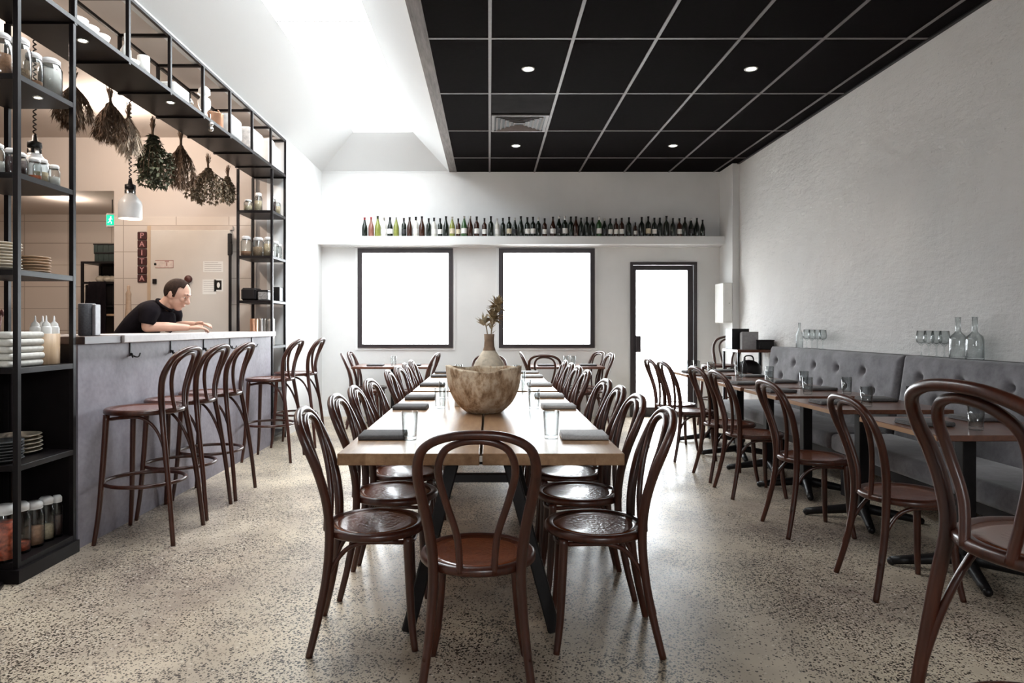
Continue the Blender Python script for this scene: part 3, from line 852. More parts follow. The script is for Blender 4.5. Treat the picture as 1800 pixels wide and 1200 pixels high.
# ------------------------------------------------------------------ tableware
def napkin_mesh(mat, nm='napkin'):
    m = MB()
    # a cloth folded over twice: three soft layers with a rounded fold on one side
    for i, (w, dd) in enumerate(((0.205, 0.165), (0.203, 0.161), (0.200, 0.157))):
        m.box((0, 0, 0.0042+0.0072*i), (w, dd, 0.0080), 0.0038, None, 3)
    m.tube([(-0.101+0.202*i/8, -0.080, 0.0115) for i in range(9)], 0.0112, 10)
    return m.build(nm, mat)
def tumbler_mesh(nm='tumbler'):
    r0, r1, h = 0.030, 0.037, 0.125
    m = MB().lathe([(0, 0.0), (r0, 0.0), (r0+0.001, 0.004), (r1, h), (r1-0.0022, h), (r0-0.001, 0.016), (0, 0.014)], 24)
    return m.build(nm, M['glass'])
def stem_mesh(nm='wine_glass'):
    m = MB().lathe([(0, 0.0), (0.032, 0.001), (0.030, 0.004), (0.006, 0.009), (0.004, 0.02), (0.004, 0.075), (0.012, 0.086), (0.032, 0.105), (0.037, 0.13), (0.030, 0.19), (0.0285, 0.19), (0.035, 0.13), (0.029, 0.107), (0, 0.092)], 20)
    return m.build(nm, M['glass'])
def place(proto, loc, rz, label, cat, group=None, used={}):
    if proto.name not in used:
        used[proto.name] = 1; o = proto
        o.location = loc; o.rotation_euler = (0, 0, rz); tag(o, label, cat, group); return o
    o = proto.copy(); COL.objects.link(o)
    o.location = loc; o.rotation_euler = (0, 0, rz); tag(o, label, cat, group)
    if not group and 'group' in o: del o['group']
    return o
nap = napkin_mesh(M['napkin']); napd = napkin_mesh(M['napkind']); tum = tumbler_mesh(); stem = stem_mesh()
ZT_ = 0.7505
NG = 'folded napkins on the long tables'; TG = 'water glasses on the long tables'
SETL = [3.09, 4.18, 4.74, 5.78, 6.80, 7.35]; SETR = [3.09, 4.22, 4.86, 5.80, 6.75, 7.35]
for i, y in enumerate(SETL):
    w = 'nearest of its row' if i == 0 else 'farthest of its row' if i == 5 else ordinal(i+1)+' from the front'
    place(napd, (-0.478, y, ZT_), 0.03*(-1)**i, 'folded charcoal napkin on the bar side of the long tables, '+w, 'napkin', NG)
for i, y in enumerate(SETR):
    w = 'nearest of its row' if i == 0 else 'farthest of its row' if i == 5 else ordinal(i+1)+' from the front'
    place(nap, (0.425, y, ZT_), -0.02*(-1)**i, 'folded grey napkin on the banquette side of the long tables, '+w, 'napkin', NG)
for i, (x, y) in enumerate([(-0.352, 3.02), (-0.300, 4.18), (-0.315, 4.74), (-0.29, 5.75), (-0.30, 6.75)]):
    w = 'nearest of its row' if i == 0 else 'farthest of its row' if i == 4 else ordinal(i+1)+' from the front'
    place(tum, (x, y, ZT_), 0, 'clear tumbler on the bar side of the long tables, '+w, 'glass', TG)
for i, (x, y) in enumerate([(0.277, 3.05), (0.272, 4.15), (0.262, 4.86), (0.27, 5.75), (0.27, 6.7)]):
    w = 'nearest of its row' if i == 0 else 'farthest of its row' if i == 4 else ordinal(i+1)+' from the front'
    place(tum, (x, y, ZT_), 0, 'clear tumbler on the banquette side of the long tables, '+w, 'glass', TG)
CGN = 'folded napkins on the banquette tables'; CGT = 'water glasses on the banquette tables'
nn = 0
for i, yc in enumerate([3.47, 4.43, 5.22, 5.91, 6.61, 7.43]):
    w = 'the nearest banquette table' if i == 0 else 'the farthest banquette table by the door' if i == 5 else 'the '+ordinal(i+1)+' banquette table from the front'
    place(napd, (2.22, yc+0.02, ZT_), PI/2*0+0.04, 'dark folded napkin on the aisle side of '+w, 'napkin', CGN)
    place(napd, (2.62, yc+0.20, ZT_), 0.02, 'dark folded napkin on the bench side of '+w, 'napkin', CGN)
    place(tum, (2.36, yc-0.16, ZT_), 0, 'clear tumbler on the aisle side of '+w, 'glass', CGT)
    place(tum, (2.66, yc-0.14, ZT_), 0, 'clear tumbler on the bench side of '+w, 'glass', CGT)
place(napd, (-1.45, 8.72, ZT_), 0, 'dark folded napkin on the left of the small table under the bar side window', 'napkin')
place(napd, (-0.98, 8.75, ZT_), 0, 'dark folded napkin on the right of the small table under the bar side window', 'napkin')
place(napd, (0.72, 8.70, ZT_), 0, 'dark folded napkin on the left of the small table nearer the door', 'napkin')
place(napd, (1.26, 8.72, ZT_), 0, 'dark folded napkin on the right of the small table nearer the door', 'napkin')
place(tum, (-1.22, 8.72, ZT_), 0, 'clear tumbler on the small table under the bar side window', 'glass')
for i, x in enumerate((0.99, 1.08)):
    place(tum, (x, 8.78, ZT_), 0, ('left' if i == 0 else 'right')+' of two clear tumblers on the small table nearer the door', 'glass')
# salt cellar and bottle on the banquette tables
def shaker(x, y, label, m):
    t = thing('salt_shaker', label, 'shaker', (x, y, ZT_))
    MB().lathe([(0, 0), (0.017, 0), (0.018, 0.005), (0.016, 0.05), (0.014, 0.055), (0, 0.055)], 16).build('body', m, t)
    MB().lathe([(0.0165, 0.052), (0.0165, 0.066), (0.010, 0.073), (0, 0.074)], 16).build('cap', M['steel'], t)
shaker(-0.20, 4.28, 'small shaker on the long table near the second tumbler on the bar side', M['white'])
shaker(-0.17, 4.80, 'small shaker on the long table left of the bowl', M['steel'])
pk = thing('sauce_bottle', 'small dark bottle on the farthest banquette table', 'bottle', (2.73, 7.30, ZT_))
MB().lathe([(0, 0), (0.024, 0), (0.025, 0.006), (0.025, 0.09), (0.009, 0.125), (0.009, 0.16), (0, 0.16)], 16).build('body', M['black'], pk)
MB().lathe([(0.0105, 0.15), (0.0105, 0.172), (0, 0.173)], 12).build('cap', M['darkwood'], pk)
# upside-down glasses cluster by the door end
for i in range(3):
    place(tum, (2.14+0.085*i, 7.60, ZT_), 0, 'clear tumbler in the trio on the table by the door, '+('left one', 'middle one', 'right one')[i], 'glass', 'trio of tumblers on the table by the door')

# bowl and vase
bw = thing('carved_bowl', 'big rough carved timber bowl in the middle of the long table', 'bowl', (-0.03, 3.98, ZT_))
prof = [(0, 0.002), (0.085, 0.0), (0.120, 0.018), (0.165, 0.062), (0.198, 0.125), (0.214, 0.19), (0.221, 0.262)]
def bowl_mesh():
    seg = 64; m = MB(); P = smooth_path([(r, 0, z) for r, z in prof], 5)
    outer = [(p.x, p.z) for p in P]
    inner = [(max(r-0.016, 0), z+0.012) for r, z in reversed(outer)][1:]
    allp = outer+[(0.205, 0.262)]+inner+[(0, 0.016)]
    m.lathe([(max(r, 0), z) for r, z in allp], seg)
    rnd = random.Random(3); ph = [rnd.uniform(0, 6.28) for _ in range(8)]
    out = []
    for x, y, z in m.v:
        a = math.atan2(y, x); f_ = z/0.262
        wob = 0.010*math.sin(2*a+ph[0])+0.006*math.sin(3*a+ph[1])+0.003*math.sin(7*a+ph[2])
        k = 1+f_*0.02*math.sin(3*a+ph[3])
        out.append((x*k, y*k, z+wob*f_*f_))
    m.v = out
    return m
bowl_mesh().build('bowl', M['bowl'], bw)
vs_ = thing('pottery_vase', 'rough pottery vase with a brown neck standing behind the carved bowl', 'vase', (0.0, 4.42, ZT_))
MB().lathe([(r, z) for r, _, z in [tuple(p) for p in smooth_path([(0.001, 0, 0.001), (0.07, 0, 0.002), (0.105, 0, 0.08), (0.115, 0, 0.17), (0.100, 0, 0.25), (0.062, 0, 0.315), (0.042, 0, 0.345)], 5)]], 32).build('body', M['vase'], vs_)
MB().lathe([(0.042, 0.343), (0.034, 0.37), (0.031, 0.41), (0.034, 0.452), (0.029, 0.452), (0.027, 0.41), (0.030, 0.36)], 28).build('neck', M['vaseneck'], vs_)
def leaf(m, base, dirv, ln, w, up=Vector((0, 0, 1)), fold=0.25):
    d = Vector(dirv).normalized(); s_ = d.cross(up)
    if s_.length < 1e-3: s_ = d.cross(Vector((1, 0, 0)))
    s_.normalize(); n = s_.cross(d)
    b = Vector(base)
    pts = [b, b+d*ln*0.35+s_*w/2+n*w*fold, b+d*ln, b+d*ln*0.35-s_*w/2+n*w*fold, b+d*ln*0.4]
    m.add(pts, [(0, 1, 4), (1, 2, 4), (2, 3, 4), (3, 0, 4)], True)
def flower(name, tip, label, kind, seed):
    rnd = random.Random(seed)
    t = thing(name, label, 'dried flower', (0.0, 4.42, ZT_+0.40))
    tip = Vector(tip)
    p = smooth_path([(0.0, 0, -0.25), (0.012*tip.x/abs(tip.x+1e-6), 0, 0.05), tip], 6)
    MB().tube(p, 0.0035, 6).build('stem', M['dried'], t)
    m = MB()
    if kind == 'spiky':
        m.ball(tip, (0.022, 0.022, 0.034), 10)
        for i in range(46):
            a = rnd.uniform(0, 2*PI); e = rnd.uniform(-0.5, 1.3)
            dv = Vector((math.cos(a)*math.cos(e), math.sin(a)*math.cos(e), math.sin(e)))
            leaf(m, tip+dv*0.012, dv, rnd.uniform(0.05, 0.085), 0.026)
        m.build('flower_head', M['dried'], t)
    else:
        for i in range(16):
            a = rnd.uniform(0, 2*PI); e = rnd.uniform(0.2, 1.45)
            dv = Vector((math.cos(a)*math.cos(e), math.sin(a)*math.cos(e), math.sin(e)))
            leaf(m, tip+Vector((0, 0, -0.03)), dv, rnd.uniform(0.06, 0.095), 0.03)
        m.build('flower_head', M['driedpale'], t)
    lm = MB()
    for i in range(9):
        q = p[int(len(p)*rnd.uniform(0.5, 0.95))]; a = rnd.uniform(0, 2*PI)
        leaf(lm, q, (math.cos(a), math.sin(a), 0.8), rnd.uniform(0.04, 0.07), 0.014)
    lm.build('leaves', M['driedpale'], t)
flower('dried_flower', (0.055, 0.0, 0.225), 'tall brown spiky dried flower leaning right in the vase', 'spiky', 1)
flower('dried_flower', (-0.035, 0.0, 0.135), 'pale dried pod flower leaning left in the vase', 'pod', 2)
flower('dried_flower', (0.022, 0.02, 0.150), 'low brown dried flower upright in the middle of the vase', 'spiky', 5)

# ------------------------------------------------------------------ glasses and decanters on the banquette ledge
def decanter(x, y, label):
    t = thing('glass_decanter', label, 'decanter', (x, y, 1.0315), 0, 'decanters on the banquette ledge')
    r = 0.052
    MB().lathe([(0, 0.0), (r, 0.0), (r+0.001, 0.006), (r, 0.13), (r-0.006, 0.155), (0.020, 0.178), (0.0165, 0.19), (0.0165, 0.275), (0.019, 0.278), (0.019, 0.284), (0.014, 0.284), (0.014, 0.19), (r-0.01, 0.15), (r-0.004, 0.125), (r-0.003, 0.012), (0, 0.010)], 24).build('bottle', M['glass'], t)
decanter(3.20, 4.66, 'clear square shouldered water decanter on the bench ledge, the farther of the pair')
decanter(3.215, 4.52, 'clear square shouldered water decanter on the bench ledge, the nearer of the pair')
for i in range(4):
    place(stem, (3.20, 4.80+0.085*i, 1.0315), 0, 'clear stem glass beside the decanters on the bench ledge, '+('next to the decanters', 'second from the decanters', 'third from the decanters', 'fourth from the decanters')[i], 'glass', 'stem glasses beside the decanters')
for i in range(4):
    place(stem, (3.20, 6.55+0.11*i, 1.0315), 0, 'clear stem glass at the far end of the bench ledge, '+('nearest of four', 'second of four', 'third of four', 'farthest of four')[i], 'glass', 'stem glasses at the far end of the ledge')
bt = thing('water_bottle', 'clear bottle among the stem glasses at the far end of the ledge', 'bottle', (3.19, 7.02, 1.0315))
MB().lathe([(0, 0), (0.035, 0), (0.036, 0.005), (0.036, 0.13), (0.013, 0.19), (0.013, 0.26), (0.010, 0.26), (0.010, 0.19), (0.033, 0.13), (0.033, 0.01), (0, 0.008)], 20).build('bottle', M['glass'], bt)

# ------------------------------------------------------------------ side station in the corner
st = thing('side_station', 'black steel waiter station against the plaster wall past the banquette', 'shelf', (3.05, 8.05, 0))
p = 0.012
for x in (-0.20, 0.235):
    for y in (-0.24, 0.24): MB().bx(x-p, x+p, y-p, y+p, 0, 0.975, 0.001).build('post', M['black'], st)
MB().bx(-0.214, 0.247, -0.254, 0.254, 0.955, 0.985, 0.002).build('top', M['cafe'], st)
MB().bx(-0.21, 0.245, -0.25, 0.25, 0.62, 0.64, 0.001).build('shelf_board', M['black'], st)
MB().bx(-0.21, 0.245, -0.25, 0.25, 0.20, 0.22, 0.001).build('shelf_board', M['black'], st)
def boxthing(name, label, cat, loc, d, mat, rz=0, b=0.004, lid=None, group=None):
    t = thing(name, label, cat, loc, rz, group)
    MB().box((0, 0, d[2]/2), d, b).build('body', mat, t)
    if lid: MB().box((0, 0, d[2]+0.006), (d[0]+0.006, d[1]+0.006, 0.014), 0.003).build('lid', lid, t)
    return t
t = thing('menu_holder', 'tall black open box on the waiter station', 'box', (2.96, 8.15, 0.986))
m = MB(); m.bx(-0.10, -0.09, -0.11, 0.11, 0, 0.24); m.bx(0.09, 0.10, -0.11, 0.11, 0, 0.24); m.bx(-0.09, 0.09, 0.10, 0.11, 0, 0.24); m.bx(-0.09, 0.09, -0.11, -0.1, 0, 0.24); m.bx(-0.09, 0.09, -0.1, 0.1, 0, 0.01)
m.build('body', M['black'], t)
t = thing('menu_stack', 'grey stack of menus standing in front of the tall black box', 'menu', (3.03, 7.96, 0.986))
for i in range(5): MB().bx(-0.095, 0.095, -0.035+0.014*i, -0.024+0.014*i, 0, 0.205-0.003*i, 0.001).build('menu', M['napkin'] if i % 2 else plain('grey_card', (0.35, 0.34, 0.34), 0.8), t)
boxthing('cutlery_box', 'low black cutlery box on the right of the waiter station', 'box', (3.185, 7.91, 0.986), (0.17, 0.16, 0.10), M['black'], 0, 0.006, M['satin'])
t = thing('laptop_bag', 'dark rounded bag on the shelf of the waiter station', 'bag', (3.06, 8.05, 0.641))
m = MB(); m.ball((0, 0, 0.10), (0.15, 0.11, 0.12), 18); m.v = [(x, y, max(0.0, z)) for x, y, z in m.v]; m.build('body', M['black'], t)
MB().tube(smooth_path([(-0.06, 0, 0.20), (-0.04, 0, 0.26), (0.04, 0, 0.26), (0.06, 0, 0.20)], 5), 0.008, 8).build('handle', M['black'], t)

# ------------------------------------------------------------------ wine bottles on the high ledge
def bottle_proto(glassmat, labelmat, foilmat, kind):
    t = thing('wine_bottle', '', 'wine bottle')
    if kind == 0: pr = [(0, 0), (0.036, 0), (0.0375, 0.006), (0.0375, 0.165), (0.034, 0.188), (0.016, 0.215), (0.0135, 0.23), (0.0135, 0.272), (0.0155, 0.273), (0.0155, 0.285), (0, 0.285)]
    else: pr = [(0, 0), (0.040, 0), (0.0415, 0.006), (0.0415, 0.125), (0.037, 0.155), (0.024, 0.195), (0.0145, 0.235), (0.0135, 0.27), (0.016, 0.272), (0.016, 0.285), (0, 0.285)]
    MB().lathe(pr, 18).build('glass', glassmat, t)
    r = pr[2][0]+0.0006
    if labelmat: MB().lathe([(r, 0.04), (r, 0.112)], 18, arc=(-PI*0.95, 0.0-PI*0.05)).build('paper_label', labelmat, t)
    if foilmat: MB().lathe([(0.0142, 0.232), (0.0142, 0.272), (0.0166, 0.273), (0.0166, 0.2865), (0, 0.287)], 14).build('foil_cap', foilmat, t)
    return t
GL = {'dark': plain('dark_bottle_glass', (0.010, 0.014, 0.010), 0.08), 'brown': plain('brown_bottle_glass', (0.035, 0.012, 0.007), 0.08),
      'green': plain('green_bottle_glass', (0.03, 0.085, 0.025), 0.08), 'olive': plain('olive_bottle_glass', (0.20, 0.22, 0.05), 0.1), 'clear': plain('clear_filled_bottle', (0.62, 0.60, 0.54), 0.1), 'rose': plain('rose_bottle_glass', (0.22, 0.09, 0.07), 0.1)}
LB = {'white': M['paper'], 'cream': plain('cream_label', (0.6, 0.52, 0.38), 0.8), 'none': None, 'dark': plain('dark_label', (0.03, 0.03, 0.032), 0.7)}
FO = {'red': plain('red_foil', (0.35, 0.03, 0.04), 0.35, 0.3), 'black': M['black'], 'silver': M['steel'], 'none': None}
PX = [600+v/5 for v in (205,262,320,375,428,482,550,600,655,708,768,815,868,920,975,1028,1080,1132,1190,1258,1315,1370,1420,1475,1525,1578)]+[920+v/5 for v in (35,85,132,187,260,313,365,418,462,507,558,608,665,713,765,815,865,928,985,1040,1098,1152,1200,1258,1315,1372,1420,1475,1525,1575)]
SPEC = {0: ('dark', 'none', 'red', 1), 1: ('rose', 'none', 'red', 1), 2: ('olive', 'none', 'black', 1), 3: ('clear', 'white', 'silver', 0), 4: ('dark', 'white', 'black', 1), 5: ('olive', 'none', 'silver', 1), 6: ('dark', 'dark', 'black', 0), 7: ('brown', 'none', 'black', 1), 8: ('clear', 'white', 'black', 0), 9: ('brown', 'none', 'black', 1), 10: ('dark', 'none', 'black', 0), 11: ('clear', 'white', 'black', 0), 12: ('dark', 'white', 'black', 0), 13: ('dark', 'none', 'black', 1), 14: ('olive', 'cream', 'silver', 1), 15: ('brown', 'cream', 'black', 0), 16: ('green', 'white', 'silver', 1), 17: ('brown', 'none', 'silver', 1), 21: ('clear', 'white', 'silver', 0), 27: ('dark', 'white', 'black', 0), 26: ('dark', 'white', 'black', 0), 28: ('dark', 'none', 'silver', 0), 30: ('brown', 'white', 'black', 1), 32: ('dark', 'white', 'silver', 0), 38: ('green', 'white', 'silver', 0), 40: ('dark', 'white', 'black', 0), 42: ('brown', 'white', 'black', 0), 47: ('dark', 'white', 'black', 0)}
protos = {}
rnd = random.Random(11)
for i, px in enumerate(PX):
    sp = SPEC.get(i) or rnd.choice([('dark', 'none', 'black', 0), ('dark', 'cream', 'black', 0), ('brown', 'none', 'black', 1), ('dark', 'dark', 'silver', 1), ('dark', 'none', 'black', 1), ('brown', 'white', 'black', 0)])
    yb = 9.345
    loc = ((px-860)/1200*yb, yb, 2.4825); sc = rnd.uniform(0.86, 0.99)
    if i == 44: sc = 0.68
    if i == 55: sc = 0.8
    names = {'dark': 'blackish', 'brown': 'brown', 'green': 'green', 'olive': 'olive green', 'clear': 'pale clear', 'rose': 'reddish'}
    lb = names[sp[0]]+' wine bottle'+({'white': ' with white label', 'cream': ' with cream label', 'dark': ' with dark label', 'none': ''}[sp[1]])+', '+('leftmost' if i == 0 else 'rightmost' if i == len(PX)-1 else ordinal(i+1)+' from the left')+' on the high ledge'
    if sp not in protos:
        b = bottle_proto(GL[sp[0]], LB[sp[1]], FO[sp[2]], sp[3]); protos[sp] = b
        b.location = loc; b.scale = (sc,)*3; b['label'] = lb; b['group'] = 'wine bottles on the high ledge'
    else:
        dup(protos[sp], loc, 0, lb, 'wine bottles on the high ledge', None, sc)

# ------------------------------------------------------------------ shelf contents
def jar(x, y, z, r, h, label, fill=None, fh=0.5, cat='jar', group=None, lidm=None):
    t = thing('glass_jar', label, cat, (x, y, z+0.0005), 0, group)
    MB().lathe([(0, 0), (r*0.93, 0), (r, 0.01), (r, h*0.72), (r*0.78, h*0.82), (r*0.78, h*0.87), (r*0.75, h*0.87), (r*0.75, h*0.82), (r*0.96, h*0.71), (r*0.96, 0.012), (0, 0.006)], 22).build('glass', M['glass'], t)
    MB().lathe([(r*0.80, h*0.86), (r*0.84, h*0.87), (r*0.84, h*0.95), (r*0.6, h), (0, h)], 22).build('lid', lidm or M['lampwhite'], t)  # glass lid, its bright lit look painted as solid white
    MB().lathe([(r*0.80, h*0.835), (r*0.86, h*0.85), (r*0.80, h*0.865)], 22).build('seal', M['lampwhite'], t)
    if fill: MB().lathe([(0, 0.007), (r*0.93, 0.013), (r*0.94, min(fh, 0.70)*h), (0, min(fh, 0.70)*h+0.004)], 22).build('contents', fill, t)
    return t
F = {'grain': plain('grain', (0.36, 0.25, 0.16), 0.9, 0, 0.4, 120), 'beans': plain('dark_beans', (0.045, 0.015, 0.012), 0.6, 0, 0.6, 110), 'flour': plain('white_flour', (0.72, 0.69, 0.64), 0.95, 0, 0.05, 30),
     'chili': plain('red_pickles', (0.52, 0.10, 0.045), 0.5, 0, 0.7, 45), 'orange': plain('orange_spice', (0.55, 0.13, 0.04), 0.8, 0, 0.2, 60), 'spice': plain('brown_spice', (0.40, 0.21, 0.12), 0.9, 0, 0.25, 60), 'oats': plain('pale_oats', (0.56, 0.45, 0.30), 0.9, 0, 0.25, 90)}
JA = 'jars on the highest shelf of the near tower'; JB = 'jars on the second shelf of the near tower'; JC = 'preserve jars at the foot of the near tower'
z = LV[5]
jar(-2.42, 3.385, z, 0.050, 0.215, 'jar with brown contents, nearest on the highest shelf of the near tower', F['spice'], 0.5, group=JA)
jar(-2.40, 3.49, z, 0.052, 0.235, 'swing top jar of oats, second on the highest shelf of the near tower', F['grain'], 0.3, group=JA)
jar(-2.40, 3.595, z, 0.045, 0.200, 'slim jar of brown spice, third on the highest shelf of the near tower', F['spice'], 0.25, group=JA)
jar(-2.385, 3.71, z, 0.058, 0.215, 'round jar of white flour, farthest on the highest shelf of the near tower', F['flour'], 0.69, group=JA)
z = LV[4]
jar(-2.44, 3.375, z, 0.040, 0.150, 'pale jar nearest on the second shelf of the near tower', F['flour'], 0.4, group=JB)
jar(-2.42, 3.455, z, 0.034, 0.145, 'jar of dark beans beside the post on the second shelf of the near tower', F['beans'], 0.69, group=JB)
jar(-2.43, 3.535, z, 0.034, 0.145, 'jar of dark beans in the middle of the second shelf of the near tower', F['beans'], 0.69, group=JB)
jar(-2.40, 3.605, z, 0.032, 0.135, 'jar of orange spice on the second shelf of the near tower', F['orange'], 0.3, group=JB)
jar(-2.42, 3.685, z, 0.038, 0.150, 'jar of cream powder on the second shelf of the near tower', F['oats'], 0.5, group=JB)
jar(-2.40, 3.765, z, 0.030, 0.135, 'slim pale jar farthest on the second shelf of the near tower', F['flour'], 0.5, group=JB)
z = 0.0955
jar(-2.40, 3.375, z, 0.060, 0.275, 'big jar of red pickles nearest the front at the tower foot', F['chili'], 0.69, group=JC)
jar(-2.41, 3.50, z, 0.053, 0.255, 'jar with a thin layer of red pickles behind the tower post at floor level', F['chili'], 0.2, group=JC)
jar(-2.40, 3.60, z, 0.048, 0.235, 'jar half full of brown spice at the tower foot', F['spice'], 0.42, group=JC)
jar(-2.40, 3.695, z, 0.042, 0.235, 'jar a third full of pale spice at the tower foot', F['oats'], 0.35, group=JC)
jar(-2.385, 3.765, z, 0.030, 0.225, 'slim jar of dark grains farthest back at the tower foot', F['beans'], 0.5, group=JC)
# plates
plate_meshes = {}
def plate_stack(x, y, z, r, n, step, mat, what, where, group, wob=0.004, cat='plate'):
    key = (round(r, 3), mat.name)
    rr = random.Random(int(x*1000)+n)
    for i in range(n):
        nm = 'plate'
        if key not in plate_meshes:
            o = MB().lathe([(0, 0), (r*0.55, 0.0), (r*0.62, 0.003), (r*0.95, 0.014), (r, 0.017), (r*0.985, 0.0195), (r*0.93, 0.0175), (r*0.60, 0.0065), (0, 0.005)], 32).build(nm, mat)
            plate_meshes[key] = o
        else:
            o = plate_meshes[key].copy(); COL.objects.link(o)
        o.location = (x+rr.uniform(-wob, wob), y+rr.uniform(-wob, wob), z+0.0005+i*step)
        pos = 'topmost' if i == n-1 else 'lowest' if i == 0 else ordinal(i+1)+' from the bottom'
        tag(o, what+' plate, '+pos+' '+where, cat, group)
plate_stack(-2.50, 3.455, LV[3], 0.115, 9, 0.0155, M['cream'], 'cream', 'of the tall plate stack on the third shelf', 'tall stack of cream plates')
plate_stack(-2.46, 3.675, LV[3], 0.088, 6, 0.0150, M['tan'], 'tan', 'of the low plate stack on the third shelf', 'low stack of tan plates')
plate_stack(-2.45, 3.43, LV[1], 0.095, 7, 0.0150, M['darkplate'], 'dark', 'of the black plate stack low in the tower', 'stack of dark plates')
plate_stack(-2.53, 3.665, LV[1], 0.115, 5, 0.021, M['cream'], 'thick cream', 'of the cream stack beside the dark plates', 'stack of thick cream plates')
# folded cloths
for i in range(5):
    m = MB(); m.box((0, 0, 0.018), (0.30, 0.27, 0.034), 0.016, None, 4)
    o = m.build('folded_cloth', M['linen']); o.location = (-2.50+0.004*(i % 2), 3.475+0.003*((i*2) % 3), LV[2]+0.0005+0.0355*i)
    tag(o, 'folded white cloth, '+('lowest' if i == 0 else 'topmost' if i == 4 else ordinal(i+1)+' from the bottom')+' in the pile on the fourth tower shelf', 'cloth', 'pile of folded white cloths')
t = thing('bamboo_tub', 'round bamboo tub holding white squeeze bottles on the tower shelf', 'tub', (-2.41, 3.70, LV[2]+0.0005))
MB().lathe([(0, 0), (0.070, 0), (0.072, 0.004), (0.073, 0.165), (0.068, 0.165), (0.067, 0.006), (0, 0.006)], 28).build('tub', wood('bamboo', (0.42, 0.27, 0.16), (0.62, 0.45, 0.29), 'Z', 12, 0.5), t)
for i, (dx, dy) in enumerate(((-0.03, -0.032), (0.028, -0.03), (-0.03, 0.03), (0.032, 0.03))):
    b = thing('squeeze_bottle', 'white squeeze bottle in the bamboo tub, '+('nearest left', 'nearest right', 'far left', 'far right')[i], 'bottle', (-2.41+dx, 3.70+dy, LV[2]+0.0075), 0, 'squeeze bottles in the bamboo tub')
    MB().lathe([(0, 0), (0.026, 0), (0.026, 0.19), (0.020, 0.2), (0, 0.2)], 16).build('body', M['white'], b)
    MB().lathe([(0.021, 0.198), (0.019, 0.212), (0.006, 0.225), (0.003, 0.255), (0, 0.255)], 12).build('nozzle', M['white'], b)
# far tower
JD = 'jars on the far shelf tower'
jar(-2.60, 7.36, LV[5], 0.045, 0.13, 'squat jar on the top shelf of the far tower', F['oats'], 0.5, group=JD)
jar(-2.52, 7.45, LV[5], 0.042, 0.22, 'tall jar on the top shelf of the far tower', F['oats'], 0.6, group=JD)
jar(-2.37, 7.50, LV[5], 0.026, 0.19, 'slim dark bottle shaped jar on the top shelf of the far tower', F['beans'], 0.69, group=JD)
jar(-2.36, 7.62, LV[5], 0.032, 0.17, 'slim jar of oats farthest on the top shelf of the far tower', F['oats'], 0.6, group=JD)
jar(-2.62, 7.36, LV[4], 0.058, 0.22, 'glass jar of brown spice on the second shelf of the far tower', F['spice'], 0.25, group=JD)
jar(-2.51, 7.42, LV[4], 0.060, 0.215, 'jar of dark grain in the middle of the second far tower shelf', F['grain'], 0.5, group=JD)
jar(-2.385, 7.38, LV[4], 0.055, 0.21, 'jar of pale oats at the front of the second far tower shelf', F['oats'], 0.65, group=JD)
jar(-2.36, 7.55, LV[4], 0.035, 0.19, 'clear slim jar on the second far tower shelf', None, group=JD)
jar(-2.36, 7.66, LV[4], 0.032, 0.17, 'clear small jar farthest on the second far tower shelf', None, group=JD)
boxthing('storage_box', 'wide black box on the third shelf of the far tower', 'box', (-2.58, 7.42, LV[3]+0.0005), (0.16, 0.24, 0.135), M['black'], 0, 0.02)
boxthing('storage_box', 'small grey dish box on the third shelf of the far tower', 'box', (-2.43, 7.42, LV[3]+0.0005), (0.11, 0.20, 0.10), plain('grey_speckle', (0.22, 0.215, 0.21), 0.5, 0, 0.6, 60), 0, 0.012, M['black'])
boxthing('storage_box', 'black box by the wall on the third shelf of the far tower', 'box', (-2.37, 7.63, LV[3]+0.0005), (0.10, 0.16, 0.16), M['black'], 0, 0.006)
for i, (x, y) in enumerate(((-2.55, 7.40), (-2.45, 7.36), (-2.37, 7.40))):
    o = MB().lathe([(0, 0), (0.040, 0), (0.042, 0.004), (0.042, 0.285), (0.040, 0.29), (0, 0.288)], 24).build('steel_canister', M['steel'] if i != 0 else M['copper'])
    o.location = (x, y, LV[2]+0.0005); tag(o, ('copper coloured tall canister behind the counter end', 'steel tall canister in the middle behind the counter end', 'steel tall canister at the front behind the counter end')[i], 'canister', 'tall canisters on the far tower')
# overhead shelf
zh = 2.94+0.0275
def lathed(name, label, cat, loc, prof, mat, group=None, seg=24):
    o = MB().lathe(prof, seg).build(name, mat); o.location = loc; return tag(o, label, cat, group)
BWL = [(0, 0), (0.03, 0), (0.055, 0.03), (0.068, 0.065), (0.064, 0.065), (0.05, 0.032), (0, 0.008)]
for i, y in enumerate((3.96, 4.07, 4.19)):
    lathed('small_bowl', 'white small bowl on the overhead shelf, '+('nearest of three', 'middle of three', 'farthest of three')[i], 'bowl', (-2.40, y, zh), BWL, M['white'], 'small white bowls on the overhead shelf')
lathed('flask', 'pale slim flask on the overhead shelf beside the second post', 'flask', (-2.38, 4.47, zh), [(0, 0), (0.032, 0), (0.035, 0.01), (0.033, 0.09), (0.012, 0.13), (0.011, 0.20), (0.008, 0.2), (0, 0.19)], M['white'])
lathed('small_bowl', 'low white dish on the overhead shelf behind the flask', 'bowl', (-2.42, 4.58, zh), BWL, M['white'])
lathed('white_canister', 'plain white cylinder canister on the overhead shelf', 'canister', (-2.375, 4.69, zh), [(0, 0), (0.040, 0), (0.040, 0.135), (0.038, 0.138), (0, 0.138)], M['white'])
for i, y in enumerate((4.82, 4.885)):
    lathed('small_bowl', 'brown small dish on the overhead shelf past the white canister, '+('nearer one', 'farther one')[i], 'bowl', (-2.38, y, zh), [(r*0.42, z*0.6) for r, z in BWL], M['tan'], 'brown dishes on the overhead shelf')
